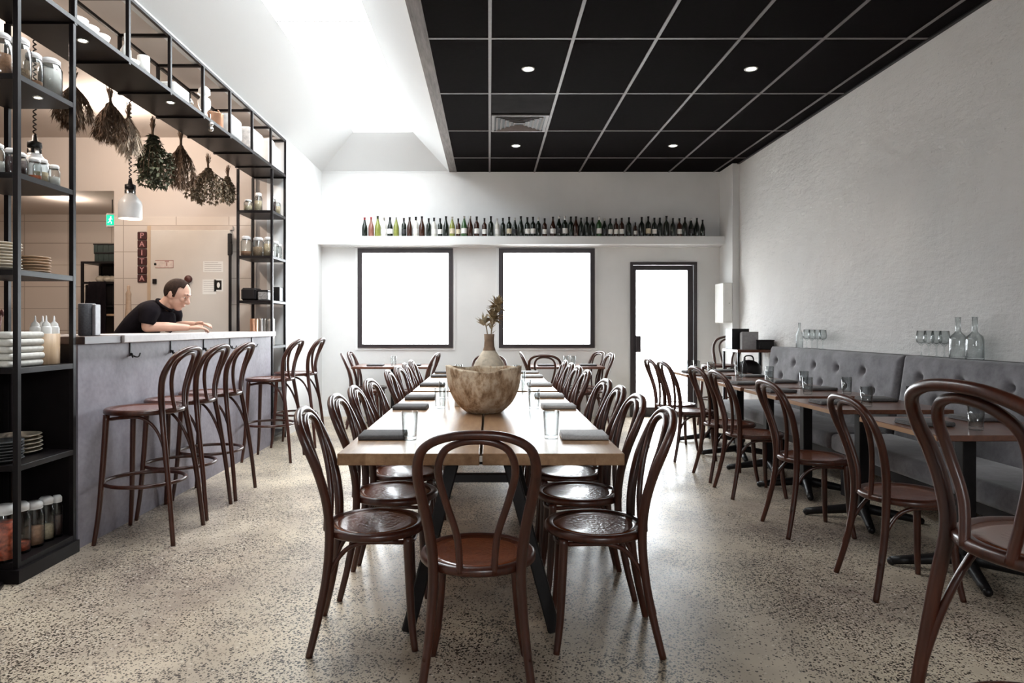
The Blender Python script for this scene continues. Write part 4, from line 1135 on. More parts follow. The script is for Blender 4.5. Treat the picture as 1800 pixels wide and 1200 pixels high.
boxthing('white_box', 'white low box on the overhead shelf past the third post', 'box', (-2.385, 5.17, zh), (0.13, 0.24, 0.10), M['white'], 0, 0.012)
lathed('small_bottle', 'small clear bottle on the overhead shelf after the white box', 'bottle', (-2.37, 5.40, zh), [(0, 0), (0.03, 0), (0.03, 0.06), (0.012, 0.085), (0.012, 0.11), (0, 0.11)], M['glass'])
t = thing('paper_ornament', 'white ornate vase ornament with hanging silver baubles on the overhead shelf', 'ornament', (-2.355, 5.64, zh))
MB().lathe([(0, 0), (0.040, 0), (0.030, 0.02), (0.020, 0.05), (0.045, 0.10), (0.052, 0.14), (0.03, 0.17), (0.025, 0.185), (0.05, 0.20), (0.045, 0.24), (0.02, 0.265), (0, 0.27)], 20).build('body', M['white'], t)
for s_ in (1, -1): MB().tube(smooth_path([(0.0, 0.02*s_, 0.17), (0.01, 0.075*s_, 0.18), (0.01, 0.085*s_, 0.12), (0, 0.04*s_, 0.08)], 5), 0.009, 8).build('handle', M['white'], t)
MB().tube([(0.03, -0.04, 0.06), (0.072, -0.05, 0.02), (0.075, -0.05, -0.09)], 0.002, 5).build('cord', M['steel'], t)
for zz in (-0.06, -0.10): MB().ball((0.075, -0.05, zz), 0.022, 12).build('bauble', M['steel'], t)
t = thing('copper_pot', 'copper pot with a looped handle on the overhead shelf', 'pot', (-2.385, 5.90, zh))
MB().lathe([(0, 0), (0.078, 0), (0.082, 0.006), (0.082, 0.115), (0.085, 0.118), (0.079, 0.118), (0.078, 0.01), (0, 0.008)], 28).build('body', M['copper'], t)
MB().tube(smooth_path([(0.0, 0.08, 0.10), (0, 0.125, 0.13), (0, 0.13, 0.17), (0, 0.10, 0.185)], 4), 0.006, 7).build('handle', M['copper'], t)
def sack(name, label, loc, d, mat, seed, extra=None):
    rr = random.Random(seed); m = MB(); m.box((0, 0, d[2]/2), d, min(d)*0.35, None, 5)
    m.v = [(x+0.006*math.sin(30*z+seed), y+0.008*math.sin(25*x+17*z+seed), z) for x, y, z in m.v]
    t = thing(name, label, 'bag', loc); m.build('body', mat, t)
    if extra: extra(t)
    return t
pat = plain('patterned_cloth', (0.62, 0.58, 0.55), 0.9, 0, 0.35, 16)
sack('cloth_bag', 'grey white cloth bag on the overhead shelf after the copper pot', (-2.40, 6.30, zh), (0.16, 0.30, 0.22), plain('grey_cloth', (0.55, 0.55, 0.54), 0.9, 0, 0.2, 12), 1)
sack('cloth_bag', 'patterned pale cloth bag on the overhead shelf, second after the copper pot', (-2.40, 6.86, zh), (0.17, 0.34, 0.26), pat, 2)
sack('paper_roll', 'upright pale paper bundle at the far end of the overhead shelf', (-2.38, 7.34, zh), (0.13, 0.16, 0.30), M['paper'], 3)
sack('paper_roll', 'grey folded paper leaning at the very end of the overhead shelf', (-2.38, 7.58, zh), (0.10, 0.18, 0.27), plain('grey_paper', (0.5, 0.51, 0.53), 0.85, 0, 0.3, 9), 4)

# ------------------------------------------------------------------ dried herb bunches hanging at the pass
def bunch(px, ytop, ybot, wid, kind, label, y=None, seed=0):
    X = -2.672; Y = X*1200/(px-860); sc = 1200/Y
    zt = 1.25+(574-ytop)/sc; zb = 1.25+(574-ybot)/sc; L = zt-zb; W = wid/sc/2
    rr = random.Random(seed)
    t = thing('herb_bunch', label, 'dried herbs', (X-0.045, Y, zt), 0, 'dried herb bunches hanging above the pass')
    MB().tube([(0, 0, 2.94-0.012-zt), (0, 0, -L*0.25)], 0.0025, 5).build('string', M['herbbrown'], t)
    stems = MB(); lv = MB()
    for i in range(34):
        a = rr.uniform(0, 2*PI); q = math.sqrt(rr.uniform(0.02, 1))
        e = Vector((math.cos(a)*q*W, math.sin(a)*q*W, -L*(1-0.28*q*rr.uniform(0.5, 1.3))))
        top = Vector((math.cos(a)*0.03*rr.uniform(0.2, 1), math.sin(a)*0.03*rr.uniform(0.2, 1), 0.0+rr.uniform(-0.02, 0.05)))
        knot = Vector((math.cos(a)*0.009, math.sin(a)*0.009, -L*0.2))
        P = smooth_path([top, knot, (knot+e)*0.5+Vector((math.cos(a), math.sin(a), 0))*W*0.25*q, e], 4)
        stems.tube(P, 0.0022, 4)
        n = {'leafy': 44, 'fine': 60, 'pale': 60, 'buds': 50}[kind]
        for k in range(n):
            pt = P[int(len(P)*rr.uniform(0.35, 0.999))]
            a2 = rr.uniform(0, 2*PI)
            if kind == 'leafy': leaf(lv, pt, (math.cos(a2), math.sin(a2), rr.uniform(-1.4, 0.1)), rr.uniform(0.04, 0.065), rr.uniform(0.02, 0.032))
            elif kind == 'buds': leaf(lv, pt, (math.cos(a2)*0.7, math.sin(a2)*0.7, rr.uniform(-1.6, -0.2)), rr.uniform(0.03, 0.05), rr.uniform(0.014, 0.024))
            else: leaf(lv, pt, (math.cos(a2)*0.5, math.sin(a2)*0.5, rr.uniform(-1.6, -0.5)), rr.uniform(0.04, 0.08), 0.008)
    stems.build('stems', M['herbbrown'], t)
    lv.build('leaves', {'leafy': M['herb'], 'fine': M['herbbrown'], 'pale': M['herbpale'], 'buds': plain('dried_buds', (0.15, 0.115, 0.075), 0.9, 0, 0.5, 50)}[kind], t)
bunch(141, 130, 222, 60, 'fine', 'dark brown dried herb bunch hanging beside the shelf tower', seed=1)
bunch(205, 160, 250, 56, 'fine', 'feathery brown dried herb bunch hanging beside the pendant cord', seed=2)
bunch(236, 190, 272, 46, 'pale', 'pale wispy dried grass bunch hanging by the pendant cord', seed=3)
bunch(278, 215, 336, 66, 'leafy', 'big leafy green dried herb bunch hanging above the pass', seed=4)
bunch(327, 235, 332, 54, 'fine', 'cone shaped brown dried herb bunch hanging right of the leafy green one', seed=5)
bunch(374, 278, 362, 74, 'buds', 'wide brown budded dried herb bunch hanging above the coolroom door', seed=6)
bunch(408, 298, 358, 26, 'buds', 'narrow dried herb bunch hanging against the far tower post', seed=7)

# ------------------------------------------------------------------ heat lamp pendants
def pendant(x, y, zb, label):
    t = thing('pendant_lamp', label, 'pendant lamp', (x, y, zb))
    MB().lathe([(0.088, 0.0), (0.090, 0.004), (0.090, 0.115), (0.082, 0.145), (0.050, 0.185), (0.040, 0.20), (0.040, 0.205), (0.047, 0.18), (0.079, 0.14), (0.086, 0.112), (0.086, 0.004)], 32).build('lamp_shade', M['lampwhite'], t)
    MB().lathe([(0.038, 0.195), (0.038, 0.245), (0.0, 0.245)], 20).build('collar', M['steel'], t)
    for i in range(5):
        a = 2*PI*i/5; MB().box((0.0385*math.cos(a), 0.0385*math.sin(a), 0.222), (0.006, 0.016, 0.028), 0.001, a).build('vent_slot', M['black'], t)
    MB().lathe([(0.040, 0.243), (0.042, 0.247), (0.042, 0.278), (0.018, 0.288), (0.012, 0.33), (0, 0.33)], 20).build('cap', M['black'], t)
    MB().lathe([(0, 0.06), (0.03, 0.065), (0.035, 0.09), (0.02, 0.14), (0.018, 0.19), (0, 0.19)], 16).build('bulb', M['warmlamp'], t)
    top = ZC-zb; z0 = 0.33; n = 300
    pts = [(0.0085*math.cos(2*PI*28*i/n), 0.0085*math.sin(2*PI*28*i/n), z0+(top-z0)*i/n) for i in range(n+1)]
    MB().tube(pts, 0.0045, 5).build('coiled_cord', M['black'], t)
    l = bpy.data.lights.new('pendant_light', 'SPOT'); l.energy = 6; l.color = (1, 0.8, 0.6); l.spot_size = 2.4; l.spot_blend = 0.6; l.shadow_soft_size = 0.03
    o = bpy.data.objects.new('pendant_light', l); COL.objects.link(o); o.parent = t; o.location = (0, 0, 0.04)
pendant(-2.95, 5.61, 2.135, 'white enamel heat lamp on a coiled black cord above the pass')
pendant(-2.95, 4.43, 2.165, 'white enamel heat lamp behind the jars of the near tower')

# ------------------------------------------------------------------ kitchen beyond the counter
def kx(px, y): return (px-860)/1200*y
def kz(py, y): return 1.25+(574-py)/1200*y
yk = YK-0.012
dr = struct(thing('door_2', None, None, (0, 0, 0)))
xa, xb, zb_ = kx(268, yk), kx(407, yk), kz(405, yk)
MB().bx(xa, xb, yk-0.05, yk, 0, zb_, 0.006).build('door_leaf', plain('coolroom_panel', (0.66, 0.61, 0.555), 0.45, 0, 0.02, 6), dr)
MB().bx(xa-0.045, xa-0.003, yk-0.03, yk, 0, zb_+0.05).build('door_frame', plain('tan_frame', (0.55, 0.42, 0.30), 0.5, 0, 0.05, 8), dr)
MB().bx(xa-0.003, xb+0.02, yk-0.03, yk, zb_+0.003, zb_+0.05).build('door_frame', plain('pale_frame', (0.58, 0.50, 0.44), 0.5, 0, 0.05, 8), dr)
rod = MB(); rx = kx(408, yk)
rod.bx(rx-0.012, rx+0.014, yk-0.075, yk-0.052, 0.3, kz(412, yk)); rod.bx(rx-0.02, rx+0.02, yk-0.085, yk-0.05, kz(450, yk), kz(412, yk), 0.004); rod.bx(rx-0.008, rx+0.03, yk-0.095, yk-0.06, kz(448, yk), kz(430, yk), 0.004)
rod.build('hinge_rod', M['black'], dr)
o = MB().bx(-0.022, 0.022, -0.016, 0, -0.027, 0.027, 0.003).build('door_lock', M['black'], dr); o.location = (kx(276, yk), yk-0.05, kz(495, yk))
o = MB().lathe([(0, 0.03), (0.035, 0.028), (0.043, 0.015), (0.043, 0), (0, 0)], 24).xf(Matrix.Rotation(PI/2, 4, 'X')).build('round_knob', plain('maroon_knob', (0.075, 0.022, 0.018), 0.45), dr); o.location = (kx(335, yk), yk-0.051, kz(491, yk))
def sheet(px0, px1, py0, py1, label, mat=None, dz=0.0):
    y = yk-0.0515-dz
    t = thing('paper_sheet', label, 'paper', (kx((px0+px1)/2, y), y, kz((py0+py1)/2, y)))
    w, h_ = (kx(px1, y)-kx(px0, y))/2, (kz(py0, y)-kz(py1, y))/2
    MB().bx(-w, w, -0.0008, 0.0008, -h_, h_).build('sheet', mat or M['paper'], t)
    return t, w, h_
lines = plain('print_grey', (0.48, 0.44, 0.42), 0.9)
t, w, h_ = sheet(357, 392, 459, 478, 'white typed sheet at the top right of the coolroom door')
m = MB()
for i in range(5): m.bx(-w*0.85, w*(0.85 if i else 0.5), -0.0016, -0.0008, h_*(0.75-0.36*i)-0.003, h_*(0.75-0.36*i)+0.003)
m.build('printed_lines', lines, t)
t, w, h_ = sheet(356, 380, 491, 517, 'white typed sheet below the top one on the coolroom door')
m = MB()
for i in range(6): m.bx(-w*0.85, w*0.8, -0.0016, -0.0008, h_*(0.75-0.28*i)-0.002, h_*(0.75-0.28*i)+0.002)
m.build('printed_lines', lines, t)
t, w, h_ = sheet(376, 392, 490, 512, 'small white card with a dark picture on the coolroom door')
MB().bx(-w*0.7, w*0.7, -0.0018, -0.0008, -h_*0.75, h_*0.75).build('picture', M['black'], t)
MB().ball((0.0, -0.002, 0), (w*0.35, 0.001, h_*0.45), 12).build('picture_shape', M['paper'], t)
t, w, h_ = sheet(273, 305, 457, 471, 'small note with red border and markings at the left of the coolroom door', plain('pinkish_note', (0.68, 0.58, 0.53), 0.9))
m = MB(); m.bx(-w, w, -0.0016, -0.0008, h_-0.006, h_); m.bx(-w, w, -0.0016, -0.0008, -h_, -h_+0.006); m.bx(w-0.006, w, -0.0016, -0.0008, -h_, h_); m.bx(w*0.05, w*0.5, -0.0016, -0.0008, h_*0.5, h_*0.8); m.bx(w*0.2, w*0.32, -0.0016, -0.0008, -h_*0.5, h_*0.4)
m.build('markings', plain('faded_red', (0.42, 0.24, 0.21), 0.9), t)
MB().ball((-w, -0.004, 0), (0.014, 0.006, 0.014), 10).build('magnet', M['black'], t)
# vertical letter sign
sg = thing('letter_sign', 'vertical strip of six dark red letter tiles on the kitchen wall', 'sign', (kx(250.5, yk), yk, kz(452, yk)))
tw = 0.054; th = 0.097
fontd = bpy.data.curves.new('lettering', 'FONT')
for i, ch in enumerate('PAITYA'):
    zz = (2.5-i)*th
    o = MB().bx(-tw, tw, -0.014, -0.0005, zz-th/2+0.003, zz+th/2-0.003, 0.008).build('letter_tile', M['red'], sg)
    cu = bpy.data.curves.new('letter', 'FONT'); cu.body = ch; cu.size = 0.088; cu.align_x = 'CENTER'; cu.align_y = 'CENTER'; cu.extrude = 0.0012
    to = bpy.data.objects.new('letter_tmp', cu); COL.objects.link(to)
    dg = bpy.context.evaluated_depsgraph_get(); me = bpy.data.meshes.new_from_object(to.evaluated_get(dg))
    bpy.data.objects.remove(to)
    me.materials.clear(); me.materials.append(M['pink'])
    lo = bpy.data.objects.new('letter', me); COL.objects.link(lo); lo.parent = o
    lo.location = (0, -0.0152, zz); lo.rotation_euler = (PI/2, 0, 0)
# exit sign in the scullery opening
ye = 8.3
ex = thing('exit_sign', 'small lit green exit sign hanging in the scullery opening', 'sign', (kx(197.5, ye), ye, kz(399, ye)))
hx, hz = 0.066, 0.165
MB().bx(-hx, hx, -0.02, 0.02, 0, hz, 0.006).build('case', M['lampwhite'], ex)
MB().bx(-hx+0.006, hx*0.55, -0.0225, -0.019, 0.02, hz-0.02).build('green_face', M['exitgreen'], ex)
MB().bx(hx*0.55, hx-0.004, -0.0225, -0.019, 0.02, hz-0.02).build('white_face', M['exitwhite'], ex)
fm = MB(); yy = -0.0242
fm.ball((-0.006, yy, 0.118), (0.009, 0.001, 0.009), 10)
def bar(a, b, r=0.004): fm.tube([(a[0], yy, a[1]), (b[0], yy, b[1])], r, 6)
bar((-0.008, 0.106), (-0.016, 0.075), 0.006); bar((-0.016, 0.075), (0.002, 0.058)); bar((0.002, 0.058), (0.0, 0.036)); bar((-0.016, 0.075), (-0.03, 0.056)); bar((-0.03, 0.056), (-0.042, 0.052)); bar((-0.008, 0.102), (0.012, 0.09)); bar((-0.01, 0.102), (-0.03, 0.088))
fm.build('running_figure', M['exitwhite'], ex)
MB().bx(-0.004, 0.004, -0.004, 0.004, hz, 2.795-kz(399, ye)).build('hanger', M['black'], ex)
# kitchen downlights
def kitchen_light(px, py, z, power, label):
    y = 1200*(z-1.25)/(574-py); return downlight(kx(px, y), y, z-0.001, label, power, (1, 0.84, 0.71), 'warmlamp', 0.045, None, 2.7, True)
kitchen_light(190, 178, ZC, 44, 'bright round downlight in the kitchen ceiling behind the herb bunches')
kitchen_light(116, 348, 2.795, 9, 'round downlight in the scullery ceiling behind the shelf tower')
downlight(-3.7, 4.6, ZC-0.001, 'kitchen ceiling downlight hidden above the overhead shelf', 40, (1, 0.84, 0.71), 'warmlamp', 0.045, None, 2.7, True)
# scullery rack with crates and bowl
yr = 8.85
rk = thing('storage_rack', 'black metal rack piled with dark goods in the scullery', 'rack', (kx(190, yr), yr, 0))
xl, xr_ = kx(161, yr)-kx(190, yr), 0.36
for x in (xl, xr_):
    for y in (-0.2, 0.2): MB().bx(x-0.014, x+0.014, y-0.014, y+0.014, 0, kz(462, yr)).build('post', M['black'], rk)
for zz in (kz(462, yr), kz(497, yr), kz(537, yr), kz(552, yr), 0.5): MB().bx(xl, xr_, -0.22, 0.22, zz-0.025, zz).build('shelf_board', M['black'] if zz != kz(552, yr) else M['tan'], rk)
MB().bx(xl, xr_, 0.2, 0.215, 0.2, kz(462, yr)).build('back_panel', M['black'], rk)
for i, (z0, w_) in enumerate(((kz(461.5, yr), 0.40), (kz(461.5, yr)+0.115, 0.42))):
    t = thing('plastic_crate', ('lower', 'upper')[i]+' dark green plastic crate on top of the scullery rack', 'crate', (kx(205, yr), yr, z0+0.001))
    m = MB(); hw = w_/2
    m.bx(-hw, hw, -0.15, -0.14, 0, 0.11); m.bx(-hw, hw, 0.14, 0.15, 0, 0.11); m.bx(-hw, -hw+0.01, -0.14, 0.14, 0, 0.11); m.bx(hw-0.01, hw, -0.14, 0.14, 0, 0.11); m.bx(-hw+0.01, hw-0.01, -0.14, 0.14, 0, 0.008)
    for q in range(6): m.bx(-hw+0.03+q*w_/6, -hw+0.05+q*w_/6, -0.154, -0.15, 0.01, 0.10)
    m.build('crate_body', plain('dark_green_plastic', (0.012, 0.022, 0.02), 0.5), t)
    MB().bx(-hw-0.006, hw+0.006, -0.156, -0.146, 0.098, 0.112).build('rim', M['satin'], t)
rr = random.Random(5)
for i in range(4):
    o = MB().ball((0, 0, 0.045), (0.055, 0.05, 0.045), 14).build('bread_roll', M['cream']); o.location = (kx(176+i*6.5, yr-0.05), yr-0.05+0.02*(i % 2), kz(497, yr)+0.0005)
    tag(o, 'pale bread roll on the scullery rack, '+('leftmost', 'second from the left', 'third from the left', 'rightmost')[i], 'bread', 'bread rolls on the scullery rack')
boxthing('oven_box', 'black boxy appliance in the middle of the scullery rack', 'appliance', (kx(188, yr), yr, kz(537, yr)+0.0005), (0.36, 0.36, 0.26), M['black'], 0, 0.01)
t = thing('black_apron', 'black cloth apron draped down the side of the scullery rack', 'apron', (kx(164, yr-0.26), yr-0.26, 0))
m = MB(); n = 14; rows = 10; vs = []; fs = []
for j in range(rows+1):
    zz = kz(497, yr)-j*0.085; wd = 0.06+0.022*j
    for i in range(n+1):
        u = i/n; vs.append((-wd*0.8+u*(wd*0.8+0.16), 0.012*math.sin(u*14+j*0.3)-0.015, zz))
for j in range(rows):
    for i in range(n): a = j*(n+1)+i; fs.append((a, a+1, a+n+2, a+n+1))
m.add(vs, fs, True); o = m.build('cloth', M['shirt'], t); so_ = o.modifiers.new('solid', 'SOLIDIFY'); so_.thickness = 0.012
# speaker like canister on the counter end
t = thing('speaker_cylinder', 'dark grey upright cylinder speaker on the dark end of the counter', 'speaker', (-2.45, 4.16, 1.1955))
MB().lathe([(0, 0), (0.046, 0), (0.048, 0.004), (0.048, 0.19), (0.044, 0.196), (0, 0.194)], 28).build('body', plain('grey_speaker_mesh', (0.075, 0.075, 0.085), 0.6, 0, 0.3, 90), t)
MB().bx(0.046, 0.066, -0.03, 0.03, 0.0, 0.19, 0.004).build('side_bracket', plain('grey_metal', (0.22, 0.21, 0.225), 0.4), t)
# bottle and tap like things by the kitchen wall
t = thing('bench_fridge', 'low stainless bench along the kitchen wall', 'bench', (-3.6, 7.50, 0))
MB().bx(-0.55, 0.85, -0.22, 0.22, 0, 0.92).build('body', M['steel'], t); MB().bx(-0.56, 0.86, -0.235, 0.235, 0.92, 0.95, 0.003).build('worktop', M['steel'], t)
lathed('pepper_mill', 'tall pale wooden mill on the bench by the kitchen wall', 'mill', (kx(226, 7.5), 7.5, 0.951), [(0, 0), (0.045, 0), (0.045, 0.35), (0.03, 0.5), (0.026, 0.62), (0.03, 0.66), (0.014, 0.70), (0.018, 0.74), (0, 0.76)], plain('pale_wood_mill', (0.45, 0.33, 0.24), 0.5))
def utensil_pot(x, y, z, label, mats, seed, h=0.11):
    t = thing('utensil_pot', label, 'utensil pot', (x, y, z)); rr = random.Random(seed)
    MB().lathe([(0, 0), (0.045, 0), (0.048, h), (0.044, h), (0.042, 0.008), (0, 0.006)], 20).build('pot', M['white'], t)
    for i, mm in enumerate(mats):
        a = rr.uniform(0, 2*PI); tip = Vector((math.cos(a)*0.06, math.sin(a)*0.06, rr.uniform(0.24, 0.33)))
        m = MB(); m.tube([(math.cos(a)*0.01, math.sin(a)*0.01, 0.01), tip], 0.006, 6); m.ball(tip, (0.016, 0.008, 0.03), 10); m.build('utensil', mm, t)
t = thing('prep_bench', 'steel preparation bench behind the shelf tower', 'bench', (-3.55, 4.6, 0))
MB().bx(-0.3, 0.3, -0.9, 0.9, 0, 1.02).build('body', M['satin'], t); MB().bx(-0.31, 0.31, -0.91, 0.91, 1.02, 1.055, 0.003).build('worktop', M['steel'], t)
utensil_pot(-3.50, 4.52, 1.056, 'white pot of steel tongs on the preparation bench', [M['steel'], M['steel'], M['darkwood']], 2)
utensil_pot(-3.46, 4.78, 1.056, 'white pot of dark red utensils on the preparation bench', [M['red'], M['red'], M['darkwood']], 3)
# dark floor mat in front of the tower
o = MB(); n = 12
ol = [(-3.0, 2.60), (-2.46, 2.60)]+[(-2.46+0.14*math.sin(PI/2*i/n), 2.74-0.14*math.cos(PI/2*i/n)) for i in range(1, n)]+[(-2.32, 2.74), (-2.30, 3.20), (-2.34, 3.29), (-3.0, 3.29)]
o.add([(x, y, 0.001) for x, y in ol]+[(x*0.998-0.004, y, 0.022) for x, y in ol], [tuple(range(len(ol)))[::-1], tuple(range(len(ol), 2*len(ol)))]+[(i, (i+1) % len(ol), len(ol)+(i+1) % len(ol), len(ol)+i) for i in range(len(ol))])
tag(o.build('floor_mat', M['satin']), 'black rubber mat on the floor before the near shelf tower', 'mat')

# ------------------------------------------------------------------ the man leaning on the counter
def person():
    t = thing('person', 'man in a black short sleeved shirt leaning on the counter with his forearms', 'person', (-2.95, 5.53, 0))
    ox, oy = -2.95, 5.53
    V = lambda x, y, z: Vector((x-ox, y-oy, z))
    def cone(m, pts, rad, n=6, seg=14):
        p = smooth_path(pts, n); m.tube(p, lerp_list(rad, len(p)), seg)
        m.ball(p[0], rad[0]*0.98, 12); m.ball(p[-1], rad[-1]*0.98, 12)
    skin = MB()
    # torso core, leaning forward
    tor = [V(-3.00, 5.53, 0.92), V(-2.94, 5.53, 1.10), V(-2.82, 5.53, 1.25), V(-2.71, 5.53, 1.355), V(-2.655, 5.53, 1.40)]
    p = smooth_path(tor, 6); R = lerp_list([0.125, 0.115, 0.125, 0.12, 0.075], len(p))
    def torso(m, grow, sl=1.0):
        vs = []; fs = []; seg = 24; n0 = len(p)
        for i in range(n0):
            tdir = (p[min(i+1, n0-1)]-p[max(i-1, 0)]).normalized(); side = Vector((0, 1, 0)); up = tdir.cross(side).normalized()
            wr = lerp_list([1.40, 1.30, 1.42, 1.55, 1.5], n0)[i]
            for k in range(seg):
                a = 2*PI*k/seg; vs.append(p[i]+side*math.cos(a)*(R[i]*wr+grow)+up*math.sin(a)*(R[i]*0.92+grow))
        for i in range(n0-1):
            for k in range(seg): fs.append((i*seg+k, i*seg+(k+1) % seg, (i+1)*seg+(k+1) % seg, (i+1)*seg+k))
        fs.append(tuple(range(seg))[::-1]); fs.append(tuple(range((n0-1)*seg, n0*seg)))
        m.add(vs, fs, True)
    torso(skin, -0.004)
    # neck and head
    cone(skin, [V(-2.67, 5.53, 1.385), V(-2.615, 5.53, 1.43), V(-2.575, 5.53, 1.475)], [0.068, 0.058, 0.056])
    hc = V(-2.528, 5.53, 1.525)
    rot = Matrix.Rotation(math.radians(24), 4, 'Y')      # face pitched down
    H = MB()
    H.ball((0, 0, 0.010), (0.102, 0.078, 0.100), 28)                 # cranium
    H.ball((0.030, 0, -0.055), (0.064, 0.062, 0.075), 22)            # face
    H.ball((0.052, 0, -0.108), (0.034, 0.036, 0.026), 16)            # chin
    H.ball((0.004, 0, -0.075), (0.062, 0.060, 0.045), 18)            # jaw
    H.ball((0.083, 0, 0.020), (0.022, 0.055, 0.016), 16)             # brow
    H.tube(smooth_path([(0.090, 0, 0.012), (0.103, 0, -0.014), (0.117, 0, -0.040), (0.096, 0, -0.050)], 5), lerp_list([0.009, 0.011, 0.0145, 0.009], 16), 12)
    H.ball((0.100, 0.011, -0.042), 0.0095, 10); H.ball((0.100, -0.011, -0.042), 0.0095, 10)
    H.ball((0.089, 0, -0.072), (0.012, 0.024, 0.0065), 14); H.ball((0.087, 0, -0.084), (0.012, 0.021, 0.0075), 14)   # lips
    H.ball((0.072, 0.036, -0.030), (0.022, 0.020, 0.020), 12); H.ball((0.072, -0.036, -0.030), (0.022, 0.020, 0.020), 12)
    for s_ in (1, -1):                                                # ears
        H.ball((-0.010, 0.079*s_, -0.022), (0.020, 0.008, 0.034), 14, Matrix.Rotation(-0.25*s_, 4, 'Z'))
        H.ball((-0.006, 0.076*s_, -0.046), (0.011, 0.008, 0.012), 10)
    HM = Matrix.Translation(hc) @ rot
    H.xf(HM); skin.add(H.v, H.f, True)
    # arms: shoulders, elbows on the counter, forearms forward along it, hands loosely together
    hands = []
    for s_ in (-1, 1):                                                # -1 is the near (right) arm
        sh = V(-2.655, 5.53+0.185*s_, 1.365); el = V(-2.665, 5.53+0.215*s_, 1.247)
        up = [V(-2.69, 5.53+0.11*s_, 1.37), sh, V(-2.655, 5.53+0.21*s_, 1.31), el]
        cone(skin, up, [0.060, 0.058, 0.047, 0.041])
        wr = V(-2.405, 5.53+(0.085 if s_ < 0 else 0.045)*s_, 1.243) if s_ < 0 else V(-2.415, 5.53+0.075*s_, 1.268)
        mid = (el+wr)/2+Vector((0, 0.012*s_, 0.004))
        cone(skin, [el, mid, wr], [0.040, 0.037, 0.025])
        d = (wr-mid).normalized(); d = Vector((d.x, d.y*0.4, d.z*0.5)).normalized()
        side = Vector((-d.y, d.x, 0)).normalized()*1.0
        upv = side.cross(d)*-1
        if upv.z < 0: upv = -upv
        palm = wr+d*0.052
        Rm = Matrix((( d.x, side.x, upv.x, 0), (d.y, side.y, upv.y, 0), (d.z, side.z, upv.z, 0), (0, 0, 0, 1)))
        skin.ball(palm, (0.052, 0.040, 0.017), 18, Rm)
        fl = [0.070, 0.078, 0.073, 0.058]
        for q in range(4):
            off = (q-1.5)*0.0195
            inner = -s_            # index finger on the side facing the other hand
            b0 = palm+d*0.036+side*off*1.0
            curl = 0.35+0.12*q
            p1 = b0+d*fl[q]*0.45+upv*(-0.004)
            p2 = p1+(d*math.cos(curl)-upv*math.sin(curl))*fl[q]*0.33
            p3 = p2+(d*math.cos(curl*1.9)-upv*math.sin(curl*1.9))*fl[q]*0.26
            pp = smooth_path([b0-d*0.02, b0, p1, p2, p3], 3); skin.tube(pp, lerp_list([0.0105, 0.0105, 0.0095, 0.0088, 0.0075], len(pp)), 8); skin.ball(p3, 0.0076, 8)
        # thumb leaves the inner side of the palm
        tb = palm-d*0.022+side*(0.030*(-s_ if side.y > 0 else s_))
        sd = (side if ((side.y > 0) == (s_ < 0)) else -side)
        tp = smooth_path([tb, tb+sd*0.016+d*0.024+upv*0.010, tb+sd*0.016+d*0.052+upv*0.016, tb+sd*0.008+d*0.072+upv*0.014], 4)
        skin.tube(tp, lerp_list([0.014, 0.0125, 0.0105, 0.0085], len(tp)), 8); skin.ball(tp[-1], 0.0085, 8)
    # stubbled jaw is part of the skin; legs stand behind the counter
    for s_ in (-1, 1):
        cone(skin, [V(-3.01, 5.53+0.09*s_, 0.92), V(-2.98, 5.53+0.105*s_, 0.50), V(-3.03, 5.53+0.11*s_, 0.085)], [0.095, 0.062, 0.042], 8)
        cone(skin, [V(-3.04, 5.53+0.11*s_, 0.042), V(-2.93, 5.53+0.125*s_, 0.034), V(-2.85, 5.53+0.13*s_, 0.026)], [0.040, 0.036, 0.024], 4)
    body = skin.build('body', M['skin'], t)
    rm = body.modifiers.new('remesh', 'REMESH'); rm.mode = 'VOXEL'; rm.voxel_size = 0.0052; rm.use_smooth_shade = True
    smd = body.modifiers.new('smooth', 'SMOOTH'); smd.factor = 0.5; smd.iterations = 3
    # shirt: torso and short sleeves
    sh = MB(); torso(sh, 0.013)
    for s_ in (-1, 1):
        q = smooth_path([V(-2.72, 5.53+0.07*s_, 1.375), V(-2.655, 5.53+0.185*s_, 1.368), V(-2.655, 5.53+0.215*s_, 1.315), V(-2.662, 5.53+0.220*s_, 1.272)], 6)
        sh.tube(q, lerp_list([0.082, 0.074, 0.064, 0.061], len(q)), 18)
    sh.ball(V(-2.665, 5.53, 1.395), (0.075, 0.085, 0.06), 16)
    sh.tube(smooth_path([V(-2.60, 5.53, 1.372), V(-2.622, 5.53, 1.30), V(-2.655, 5.53, 1.24)], 4), lerp_list([0.05, 0.085, 0.085], 9), 16)
    so = sh.build('shirt', M['shirt'], t)
    rm = so.modifiers.new('remesh', 'REMESH'); rm.mode = 'VOXEL'; rm.voxel_size = 0.008; rm.use_smooth_shade = True
    smd = so.modifiers.new('smooth', 'SMOOTH'); smd.factor = 0.5; smd.iterations = 5
    # collar
    MB().tube([V(-2.628+0.062*math.cos(a)*0.9, 5.53+0.066*math.sin(a), 1.425-0.045*math.cos(a)) for a in [2*PI*i/28 for i in range(28)]], 0.012, 8, True).build('collar', M['shirt'], t)
    tr = MB()
    for s_ in (-1, 1):
        q = smooth_path([V(-3.01, 5.53+0.088*s_, 0.94), V(-2.98, 5.53+0.105*s_, 0.50), V(-3.03, 5.53+0.11*s_, 0.07)], 8)
        tr.tube(q, lerp_list([0.106, 0.076, 0.06], len(q)), 18)
    tr.ball(V(-3.005, 5.53, 0.96), (0.125, 0.185, 0.10), 20)
    to = tr.build('trousers', plain('dark_trousers', (0.02, 0.02, 0.023), 0.8), t)
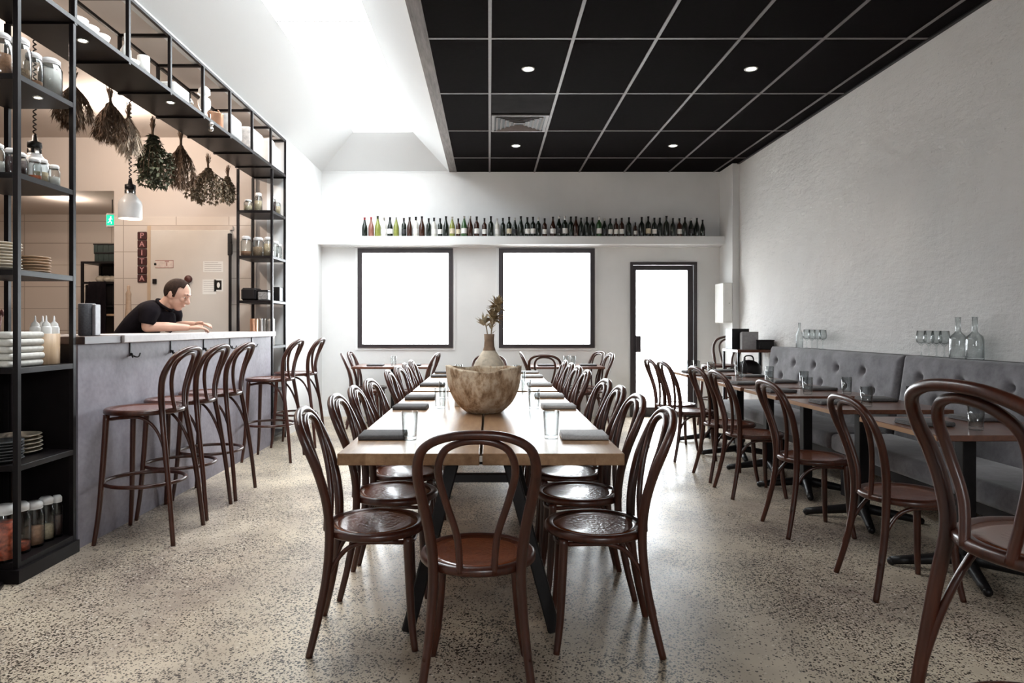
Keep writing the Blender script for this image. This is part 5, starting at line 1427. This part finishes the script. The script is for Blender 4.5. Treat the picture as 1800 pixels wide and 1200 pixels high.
    rm = to.modifiers.new('remesh', 'REMESH'); rm.mode = 'VOXEL'; rm.voxel_size = 0.01; rm.use_smooth_shade = True
    # hair: short cap that stops at the hairline
    hm = MB(); seg, rows = 96, 60; vs = []; fs = []; idx = {}
    for i in range(rows+1):
        for k in range(seg):
            th = PI*i/rows; a = 2*PI*k/seg
            d = Vector((math.sin(th)*math.cos(a), math.sin(th)*math.sin(a), math.cos(th)))
            x, y, z = d.x*0.1045, d.y*0.0805, d.z*0.1025+0.010
            idx[(i, k)] = len(vs); vs.append((x, y, z))
    def keep(c):
        x, y, z = c
        fr = 0.046+0.012*min(1, abs(y)/0.05) if z > 0.06 else 0.028-0.10*max(0, 0.02-z)
        if x > fr: return False
        low = -0.030 if 0.004 < x < 0.03 and abs(y) > 0.06 else -0.010 if x > -0.02 else -0.018-1.1*(-0.02-x)
        return z > max(low, -0.075)
    for i in range(rows):
        for k in range(seg):
            q = [idx[(i, k)], idx[(i+1, k)], idx[(i+1, (k+1) % seg)], idx[(i, (k+1) % seg)]]
            c = Vector((0, 0, 0))
            for j in q: c += Vector(vs[j])/4
            if keep(c): fs.append(tuple(q))
    hm.add(vs, fs, True); hm.xf(HM)
    ho = hm.build('hair', M['hair'], t)
    bm = bmesh.new(); bm.from_mesh(ho.data); bmesh.ops.delete(bm, geom=[v for v in bm.verts if not v.link_faces], context='VERTS'); bm.to_mesh(ho.data); bm.free()
    so2 = ho.modifiers.new('solid', 'SOLIDIFY'); so2.thickness = 0.010; so2.offset = -0.2
    ey = MB()
    for s_ in (1, -1): ey.ball((0.079, 0.031*s_, -0.006), (0.012, 0.013, 0.010), 12)
    ey.xf(HM).build('eyes', M['white'], t)
    ir = MB()
    for s_ in (1, -1): ir.ball((0.0895, 0.031*s_, -0.008), (0.0028, 0.006, 0.006), 10)
    ir.xf(HM).build('irises', M['hair'], t)
    eb = MB()
    for s_ in (1, -1): eb.tube([(0.098, 0.012*s_, 0.019), (0.099, 0.030*s_, 0.023), (0.086, 0.048*s_, 0.019)], 0.0042, 6)
    eb.xf(HM).build('eyebrows', M['hair'], t)
person()
